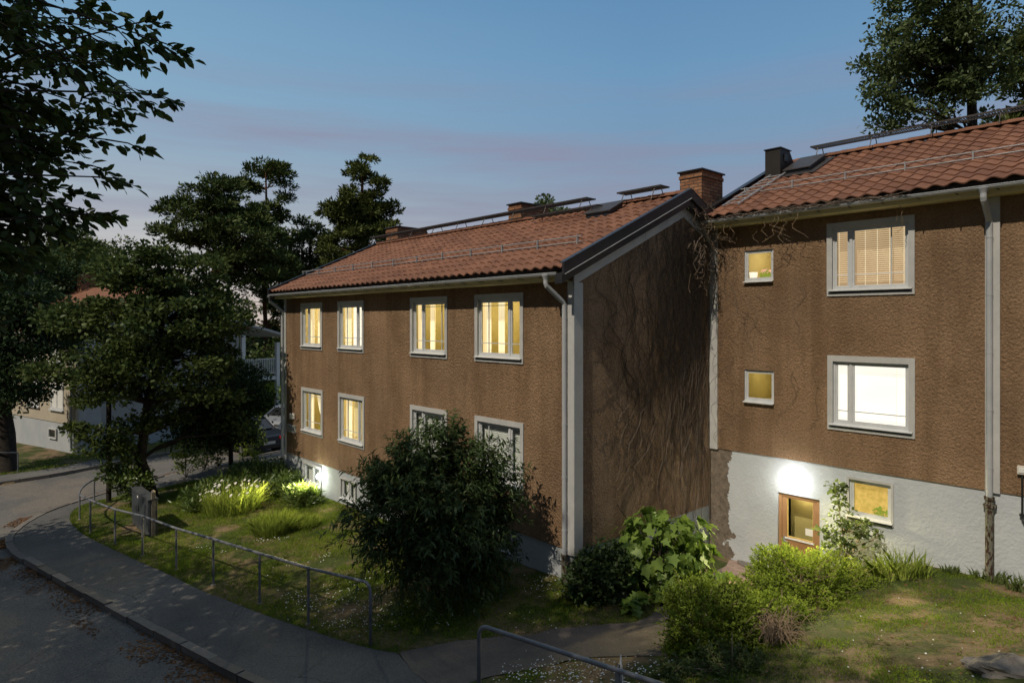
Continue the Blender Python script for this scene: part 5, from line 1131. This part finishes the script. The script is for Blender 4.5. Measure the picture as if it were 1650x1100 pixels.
# trees standing behind the viewpoint, whose shade lies over the street and the near lawn
def shade_tree(label, x, y, h, r, n=150, d=60, f=.72):
    base = Vector((x,y,g1(x,y))); z = base.z+h
    return dtree(label, base, [(x,y,z-r*f,r,r*.75,r*f),(x+r*.5,y+.2,z-r*f-.8,r*.8,r*.7,r*.6),(x-r*.5,y-.2,z-r*f-.6,r*.8,r*.7,r*.6)], n, d, .85, .22, 'leaf_mid', [base, base+Vector((0,0,h*.3)), base+Vector((.1,0,h*.55)), base+Vector((0,0,h*.8))], .28, 70, 'quad', group='trees behind the viewpoint', shell=.2)
SHADE = [(-6.6,-5.2,17.0,3.7),(-.4,-5.4,16.4,3.7),(-11.0,-4.8,12.2,3.4),(4.6,-4.8,15.4,3.5),(-3.2,-4.0,10.2,2.6),(-15.6,-4.6,10.6,3.3),(-19.8,-4.3,9.4,2.9),(-8.6,-3.2,9.4,2.4)]
for i,(x,y,h,r) in enumerate(SHADE):
    shade_tree('leafy tree standing across the street behind the viewpoint', x, y, h, r)

def bush(name, label, cat, base, blobs, ncl, per, cr, size, shape, mt, stems=30, group=None, tr=.02, bark='bark', **k):
    return plant(name, label, cat, base, blobs, ncl, per, cr, size, shape, mt, bark, [base, Vector(base)+Vector((0,0,.25)), Vector(base)+Vector((0,0,.55))], tr, stems, group, crownname='foliage', trunkname='stems', lr=tr*.7, **k)
# large dark shrub in front of the facade
b = at(705,950,12.7); b.z = g1(b.x,b.y)
def bb(px, py, s, a, c, dep=None): return blob(px, py, s, a, c, dep)
plant('dark_shrub', 'large dark willow-leaved shrub on the lawn hiding the lower windows', 'shrub', b,
     [bb(*a) for a in [(700,800,12.7,85,55),(685,735,12.8,50,32),(762,748,12.9,45,36),(630,775,12.6,40,30),(605,830,12.3,34,28),(795,800,12.9,28,40),(720,860,12.5,80,45),(780,860,12.7,36,40),(620,872,12.2,38,20),(700,915,12.3,55,34),(722,700,12.9,34,14),(760,900,12.5,32,24)]],
     230, 62, .28, .14, 'lance', 'leaf_shrub', 'bark', [b, b+Vector((0,0,.3)), b+Vector((.05,0,.8)), b+Vector((0,.1,1.4))], .05, 130, crownname='foliage', trunkname='stems', lr=.014, shell=.3, updir=-.3, flat=.6, shoots=(760,.85,26,.35))
# dark low bush and the large-leaved plant by the end wall
b = at(962,962,12.4); b.z = g1(b.x,b.y)
bush('dark_bush', 'low dark green bush at the foot of the white corner', 'bush', b, [bb(962,928,12.4,38,36),bb(990,905,12.7,24,28),bb(935,945,12.3,20,24)], 80, 50, .2, .075, 'leaf', 'leaf_shrub', 30, shoots=(150,.4,18,.7))
b = at(1068,962,13.0); b.z = g1(b.x,b.y)
bush('large_leaved_shrub', 'shrub with big pale green lobed leaves against the end wall', 'shrub', b, [bb(*a) for a in [(1065,890,13.1,70,62),(1040,850,13.4,38,34),(1110,880,13.2,44,44),(1095,930,12.8,58,38),(1020,900,13.1,30,38),(1140,915,13.2,22,30),(1060,945,12.7,52,28)]],
     330, 3, .17, .20, 'maple', 'leaf_maple', 60, shell=.82, updir=-.9, nflat=.5, fold=.25, outward=1.0)
for px, py, n, lab in ((1025,985,26,'single low clump of lobed leaves on the path edge'),):
    b = gp(px, py); bush('lobed_seedling', lab, 'plant', b, [(b.x,b.y,b.z+.12,.22,.22,.1)], 8, 4, .08, .2, 'maple', 'leaf_maple', 6, updir=-.1, nflat=.4, tr=.008)
b = at(1075,985,12.2); b.z = g1(b.x,b.y)
bush('round_leaved_weed', 'small round-leaved weed between the lobed shrub and the path', 'plant', b, [(b.x,b.y,b.z+.25,.35,.3,.25)], 26, 24, .12, .055, 'leaf', 'leaf_laurel', 14, tr=.008)
# spirea bushes
def spirea(label, px, py, s, lobes, ncl, mt='leaf_spirea'):
    b = at(px, py, s); b.z = g1(b.x,b.y); return bush('spirea_bush', label, 'bush', b, [bb(*a) for a in lobes], ncl, 90, .18, .042, 'leaf', mt, 110, 'feathery green bushes beside the path', tr=.014, shell=.35, updir=.5, flat=.85, bark='dry_twig', shoots=(ncl*4,.38,26,.9))
spirea('feathery yellow-green bush nearest the path', 1145, 1060, 10.2, [(1140,1000,10.2,62,50),(1120,960,10.4,42,28),(1180,985,10.2,40,42),(1150,1060,9.9,70,42),(1100,1045,10.0,24,30),(1190,1050,9.9,35,40)], 210)
spirea('wide feathery green bush in front of the basement door', 1290, 985, 12.2, [(1290,940,12.4,72,46),(1260,915,12.8,44,30),(1340,930,12.6,55,36),(1380,950,12.4,48,32),(1230,960,12.0,45,34),(1310,985,11.6,66,34),(1350,985,11.7,45,30)], 260)
spirea('low feathery bush behind the pile of dry twigs', 1260, 1015, 10.8, [(1250,995,10.9,48,26),(1210,1000,10.8,30,26),(1300,1020,10.8,36,22)], 90)
spirea('low dark-footed bush at the bottom edge under the path bush', 1180, 1120, 9.0, [(1180,1085,9.1,62,24),(1110,1095,9.0,40,18),(1240,1090,9.1,32,18)], 90, 'leaf_sprig')
# thin plant at the basement window
b = at(1362,935,13.25); b.z = g1(b.x,b.y)
plant('thin_elder', 'thin loose plant growing up between the door and basement window', 'plant', b, [bb(*a) for a in [(1350,800,13.2,14,28),(1352,845,13.2,20,18),(1335,855,13.1,16,12),(1385,850,13.2,22,14),(1400,865,13.3,22,12),(1345,780,13.2,8,10),(1360,890,13.2,34,22),(1375,830,13.2,14,12)]],
      56, 20, .13, .085, 'leaf', 'leaf_sprig', 'dry_twig', [b, at(1362,900,13.25), at(1358,860,13.2), at(1352,820,13.2), at(1347,785,13.2)], .013, 46, crownname='foliage', trunkname='stems', lr=.007, shell=.2, updir=.1)
# dry twigs
def twig_pile():
    b = at(1252,1052,9.9); b.z = g1(b.x,b.y)+.02; root = MB()
    for i in range(110):
        a = random.uniform(0, 2*math.pi); L = random.uniform(.25,.62); p = b+Vector((random.gauss(0,.12),random.gauss(0,.12),0)); pts = []; h = random.uniform(.15,.48)
        for k in range(8): t = k/7; pts.append(p+Vector((math.cos(a)*L*t, math.sin(a)*L*t, h*math.sin(t*math.pi*.85)+.02)))
        root.tube(pts, [.007*(1-.6*k/7) for k in range(8)], 4, 'dry_twig', caps=False)
    return tag(root.build('dry_twig_heap', 'dry_twig'), 'heap of arching dry brown twigs below the green bushes', 'twigs')
twig_pile()
# laurel bed along the far end of the facade
LB = [(488,808,20.3,.6,.42,'low laurel clump nearest the plinth lamp'),(456,790,21.6,.8,.6,'laurel clump second from the plinth lamp'),(432,775,22.6,.85,.9,'laurel clump in the middle of the bed'),(395,780,21.9,.85,.8,'laurel clump behind the white daisies'),
      (355,790,21.0,.8,.7,'laurel clump beside the leaning trunk'),(448,752,24.6,.8,.5,'laurel clump at the far corner of the house'),(405,752,24.4,.8,.42,'laurel clump by the sunlit road edge'),(474,778,22.4,.7,.6,'laurel clump against the plinth wall'),(320,800,20.4,.7,.5,'dark low laurel clump at the shaded end of the bed')]
for px, py, s, r, h, lab in LB:
    b = at(px, py, s)
    if b.y > YA-.5: b.y = YA-.5
    b.z = g1(b.x,b.y)
    bush('laurel_clump', lab, 'bush', b, [(b.x,b.y,b.z+h*.5,r,r*.7,h*.5),(b.x+r*.6,b.y-.1,b.z+h*.35,r*.6,r*.5,h*.35)], 95, 26, .22, .16, 'lance', 'leaf_laurel', 40, 'laurel clumps in the bed by the wall', updir=.9, tr=.012)
def clump(name, label, px, py, n, L, spread, mt, flowers=0, width=1.0):
    b = gp(px, py); root = thing(name, label, 'plant', b)
    a = RNG.random(n)*2*np.pi; r = np.sqrt(RNG.random(n))*spread; P = np.stack([b.x+np.cos(a)*r, b.y+np.sin(a)*r, np.zeros(n)],1); P[:,2] = G(P[:,0],P[:,1])-.02
    lean = np.stack([np.cos(a+RNG.normal(0,1.1,n)), np.sin(a+RNG.normal(0,1.1,n)), np.zeros(n)],1)*(.1+.5*RNG.random(n))[:,None]; D = unit(lean+np.array([0,0,1.0])); LL = L*(.5+.6*RNG.random(n))
    side = unit(np.cross(D, rdir(n))); w = .006*width; m = P+D*(LL*.55)[:,None]; t = m+unit(D+lean*.9-np.array([0,0,.35]))*(LL*.45)[:,None]
    V = np.stack([P-side*w, P+side*w, m+side*w*.8, t, m-side*w*.8],1)
    arrmesh('blades', V.reshape(-1,3), np.arange(n*5).reshape(n,5), mt, root)
    if flowers:
        a = RNG.random(flowers)*2*np.pi; r = np.sqrt(RNG.random(flowers))*spread*1.1; Q = np.stack([b.x+np.cos(a)*r, b.y+np.sin(a)*r, b.z+L*(.7+.3*RNG.random(flowers))],1)
        ctr = MB()
        for q in Q: ctr.tube([(q[0],q[1],b.z),(q[0],q[1],q[2])], .004, 3, 'leaf_clump', caps=False)
        ctr.build('flower_stalks', 'leaf_clump', root)
        for q in Q[:95]:
            d = unit(np.array([[0,-.8,.9]])+RNG.normal(0,.3,(1,3)))[0]; u = unit(np.cross([d],[[1,0,0]]))[0]; v = np.cross(d,u); mb = MB(); vs = []
            for k in range(16): an = k/16*2*math.pi; rr = .05 if k%2 == 0 else .034; vs.append(tuple(q+(u*math.cos(an)+v*math.sin(an))*rr))
            mb.add(vs, [tuple(range(16))], 'white_petal'); mb.add([tuple(q+d*.006+(u*math.cos(k)+v*math.sin(k))*.012) for k in range(6)], [tuple(range(6))], 'yellow_petal'); mb.build('flower', 'white_petal', root)
    return root
clump('daisy_clump', 'tall clump of white ox-eye daisies in the lit bed', 378, 822, 900, .85, .75, 'leaf_clump', 46, 1.6)
clump('daisy_clump', 'smaller pale leafy clump left of the tall daisies', 345, 822, 300, .55, .4, 'leaf_clump', 12, 1.4)
clump('ornamental_grass', 'fine ornamental grass tuft nearest the laurel bed, paler and taller', 442, 858, 2200, .60, .48, 'leaf_clump')
clump('ornamental_grass', 'fine ornamental grass tuft nearer the dark shrub, lower', 487, 848, 1100, .36, .42, 'leaf_clump')
clump('strap_leaf_clump', 'pale strap-leaved clump right of the feathery bushes', 1452, 925, 260, .5, .5, 'leaf_clump', 0, 2.0)
for i,(px,py,L) in enumerate(((1605,938,.3),(1640,952,.35),(1580,930,.25),(1475,905,.25),(1530,922,.2))):
    clump('weed_tuft', ['weed tuft at the foot of the rusty drain pipe','weed tuft by the wall at the right edge','weed tuft just left of the rusty drain pipe','weed tuft below the amber basement window','small weed tuft along the white plinth'][i], px, py, 60, L, .14, 'leaf_sprig', 0, 2.4)

# ---------- grass ----------
def scatter(poly, dens):
    xs = [p[0] for p in poly]; ys = [p[1] for p in poly]; A_ = (max(xs)-min(xs))*(max(ys)-min(ys)); n = int(A_*dens)
    x = min(xs)+RNG.random(n)*(max(xs)-min(xs)); y = min(ys)+RNG.random(n)*(max(ys)-min(ys)); k = inpoly(x, y, poly); return x[k], y[k]
LAWN = PAVE_IN[::-1]+LAWN_R+[gxy(1075,962), (XA+.03,12.9), (XA+.03,YA-.02), (XL,YA-.02), (XL-2.5,YA+.5), PAVE_IN[-1]]
RIGHT = PATH_LOW[:5][::-1]+[gxy(1110,1020), gxy(1160,975), gxy(1240,925), gxy(1250,905), (rx(1330,YB),YB-.02), (rx(1650,YB)+1,YB-.02), (1.5,10), (1.0,5.4), gxy(1400,1098), gxy(1000,1098), gxy(790,1098)]
FARV = [gxy(*p) for p in [(0,766),(102,753),(166,738),(240,726),(300,712),(300,695),(200,715),(150,722),(90,738),(0,750)]]
def grass(name, poly, dens, L, thr=.0, wid=.0045):
    x, y = scatter(poly, dens)
    nz_ = np.array([noise.noise((a*.75,b*.75,0))+.5*noise.noise((a*2.3,b*2.3,4)) for a, b in zip(x, y)])
    k = nz_+RNG.random(len(x))*.35 > thr; x, y, nz_ = x[k], y[k], nz_[k]; n = len(x)
    P = np.stack([x,y,G(x,y)-.005],1); D = unit(rdir(n,0)*.75+np.array([0,0,1.0])); LL = L*(.45+.9*RNG.random(n))*(1+.8*np.clip(nz_,-.5,.6)); side = unit(np.cross(D, rdir(n)))*wid*(.6+.8*RNG.random(n))[:,None]
    V = np.stack([P-side, P+side, P+D*LL[:,None]+rdir(n,0)*LL[:,None]*.3],1)
    return kind(arrmesh(name, V.reshape(-1,3), np.arange(n*3).reshape(n,3), 'grass_blade'), 'stuff')
grass('lawn_grass', LAWN, 2300, .075, -.28, .006); grass('slope_grass', RIGHT, 2300, .055, .12, .006); grass('verge_grass', FARV, 260, .10, -.3, .014)
x, y = scatter(RIGHT, 130); k = np.array([noise.noise((a*.8,b*.8,0))+.5*noise.noise((a*2.3,b*2.3,4)) for a, b in zip(x, y)]) < .12; x, y = x[k], y[k]
kind(leaves('ground_litter', np.stack([x,y,G(x,y)+.008],1), rdir(len(x),.15), np.tile([0,0,1.0],(len(x),1))+rdir(len(x))*.35, .045*(.4+RNG.random(len(x))), 'leaf', 'dry_leaf'), 'stuff')
x, y = scatter(RIGHT, 70); P = np.stack([x,y,G(x,y)+.02],1); k = np.array([noise.noise((a*1.1,b*1.1,7)) for a, b in zip(x, y)]) > .05; P = P[k]; P = np.repeat(P, 9, 0)+RNG.normal(0,.05,(len(P)*9,3))*np.array([1,1,.35])
kind(leaves('ground_ivy', P, rdir(len(P),.4), np.tile([0,0,1.0],(len(P),1))+rdir(len(P))*.5, .026*(.5+RNG.random(len(P))), 'leaf', 'grass_blade'), 'stuff')
def daisies(spots):
    Q = []
    for px, py, n, sp in spots:
        c = gp(px, py); Q += [(c.x+random.gauss(0,sp), c.y+random.gauss(0,sp)) for _ in range(n)]
    Q = np.array(Q); P = np.c_[Q, G(Q[:,0],Q[:,1])+.055]; n = len(P)
    D = rdir(n,.2); return kind(leaves('lawn_daisies', P-D*.009, D, unit(rdir(n)*.4+np.array([0,-.3,1.0])), .021*(.8+.5*RNG.random(n)), 'petal', 'white_petal'), 'stuff')
daisies([(545,952,50,.35),(578,985,70,.35),(590,960,50,.4),(480,965,50,.25),(495,985,30,.2),(520,900,22,.15),(450,870,22,.2),(420,872,18,.15),(358,892,12,.1),(320,885,12,.15),(385,882,10,.1),(545,1008,30,.2),(605,1000,60,.3),(870,952,40,.25),(880,940,30,.25),(740,985,16,.3),(705,1005,14,.2),
         (870,1080,40,.25),(925,1085,70,.28),(970,1090,60,.25),(1020,1085,50,.25),(830,1092,40,.2),(900,1095,50,.25),(1060,1075,40,.2),(870,1005,12,.4),(455,925,8,.2),(700,905,30,.3),(620,930,14,.2),(640,985,30,.35),(700,960,24,.3),(1490,1065,20,.6),(1430,1000,10,.6)])
# ---------- sky, sun, camera ----------
EL, AZ = math.radians(49), math.radians(5)     # the sun stands in front of the facades, a touch to the right
w = bpy.data.worlds.new('World'); SC.world = w; w.use_nodes = True; t = w.node_tree; t.nodes.clear()
g = N(t, 'ShaderNodeTexCoord').outputs['Generated']; s = N(t, 'ShaderNodeSeparateXYZ'); t.links.new(g, s.inputs[0])
def srgb(r, g_, b): return tuple(((c/255+.055)/1.055)**2.4 if c > 10 else c/255/12.92 for c in (r, g_, b))
grad = ramp(t, s.outputs[2], [(0.0, srgb(196,182,172)), (.085, srgb(190,188,186)), (.16, srgb(158,170,182)), (.24, srgb(138,164,186)), (.34, srgb(122,162,192)), (.46, srgb(106,148,184)), (.62, srgb(118,146,172)), (1.0, srgb(190,198,204))])
# warmer and paler towards the left end of the view, bluer to the right
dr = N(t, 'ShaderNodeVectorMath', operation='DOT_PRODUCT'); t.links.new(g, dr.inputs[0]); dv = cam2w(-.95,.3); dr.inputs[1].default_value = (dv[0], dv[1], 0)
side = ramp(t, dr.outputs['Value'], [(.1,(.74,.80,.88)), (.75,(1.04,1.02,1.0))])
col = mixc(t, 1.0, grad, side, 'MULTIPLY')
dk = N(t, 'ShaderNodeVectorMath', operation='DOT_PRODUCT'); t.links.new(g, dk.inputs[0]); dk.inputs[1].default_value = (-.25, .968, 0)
back = N(t, 'ShaderNodeMath', operation='MULTIPLY_ADD', i={0: dk.outputs['Value'], 1: .5, 2: .5})   # unseen sky behind and left of the viewpoint, darkened to deepen facade shade
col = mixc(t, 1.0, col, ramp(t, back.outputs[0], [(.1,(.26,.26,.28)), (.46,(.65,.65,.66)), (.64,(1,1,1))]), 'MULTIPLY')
mp = N(t, 'ShaderNodeMapping'); t.links.new(g, mp.inputs[0]); mp.inputs['Scale'].default_value = (1.3,1.3,15); mp.inputs['Rotation'].default_value = (.05,-.05,0)
cl = tex(t, 1.7, 6, .55, mp.outputs[0]); cf = ramp(t, cl, [(.42,(0,0,0)),(.68,(1,1,1))])
band = ramp(t, s.outputs[2], [(.03,(0,0,0)),(.15,(1,1,1)),(.26,(.9,.9,.9)),(.37,(.05,.05,.05)),(.5,(0,0,0))])
f = N(t, 'ShaderNodeMath', operation='MULTIPLY', i={0: cf, 1: band}).outputs[0]; f = N(t, 'ShaderNodeMath', operation='MULTIPLY', i={0: f, 1: .75}).outputs[0]
col = mixc(t, f, col, srgb(138,136,158))
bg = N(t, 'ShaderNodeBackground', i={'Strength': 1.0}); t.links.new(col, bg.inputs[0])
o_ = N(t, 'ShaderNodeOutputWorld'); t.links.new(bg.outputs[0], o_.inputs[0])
l = bpy.data.lights.new('sun', 'SUN'); l.energy = 2.7; l.angle = math.radians(.53); l.color = (1,.87,.70)
so = bpy.data.objects.new('sun', l); COL.objects.link(so)
d = Vector((-math.sin(AZ)*math.cos(EL), math.cos(AZ)*math.cos(EL), -math.sin(EL))); so.rotation_euler = d.to_track_quat('-Z','Y').to_euler(); so.location = (0,-20,30)
cam = bpy.data.cameras.new('camera'); co = bpy.data.objects.new('camera', cam); COL.objects.link(co); SC.camera = co
cam.sensor_width = 36; cam.lens = F/1650*36; cam.shift_y = -(550-HY)/1650; cam.clip_end = 2000; cam.clip_start = .05
co.rotation_euler = (math.pi/2, 0, math.asin(SS)); co.location = (0,0,0)
# lift everything so that the street is near z = 0
for ob in SC.objects:
    if ob.parent is None: ob.location.z += UP
    if '_root' in ob.keys(): del ob['_root']
SC.view_settings.view_transform = 'Standard'; SC.view_settings.look = 'None'; SC.view_settings.exposure = 0.12; SC.view_settings.gamma = 1
SC.render.engine = 'CYCLES'; SC.cycles.use_denoising = True; SC.cycles.max_bounces = 6; SC.cycles.diffuse_bounces = 3; SC.cycles.transparent_max_bounces = 12
SC.cycles.sample_clamp_indirect = 4; SC.cycles.caustics_reflective = False; SC.cycles.caustics_refractive = False
SC.render.resolution_x = 1024; SC.render.resolution_y = 682
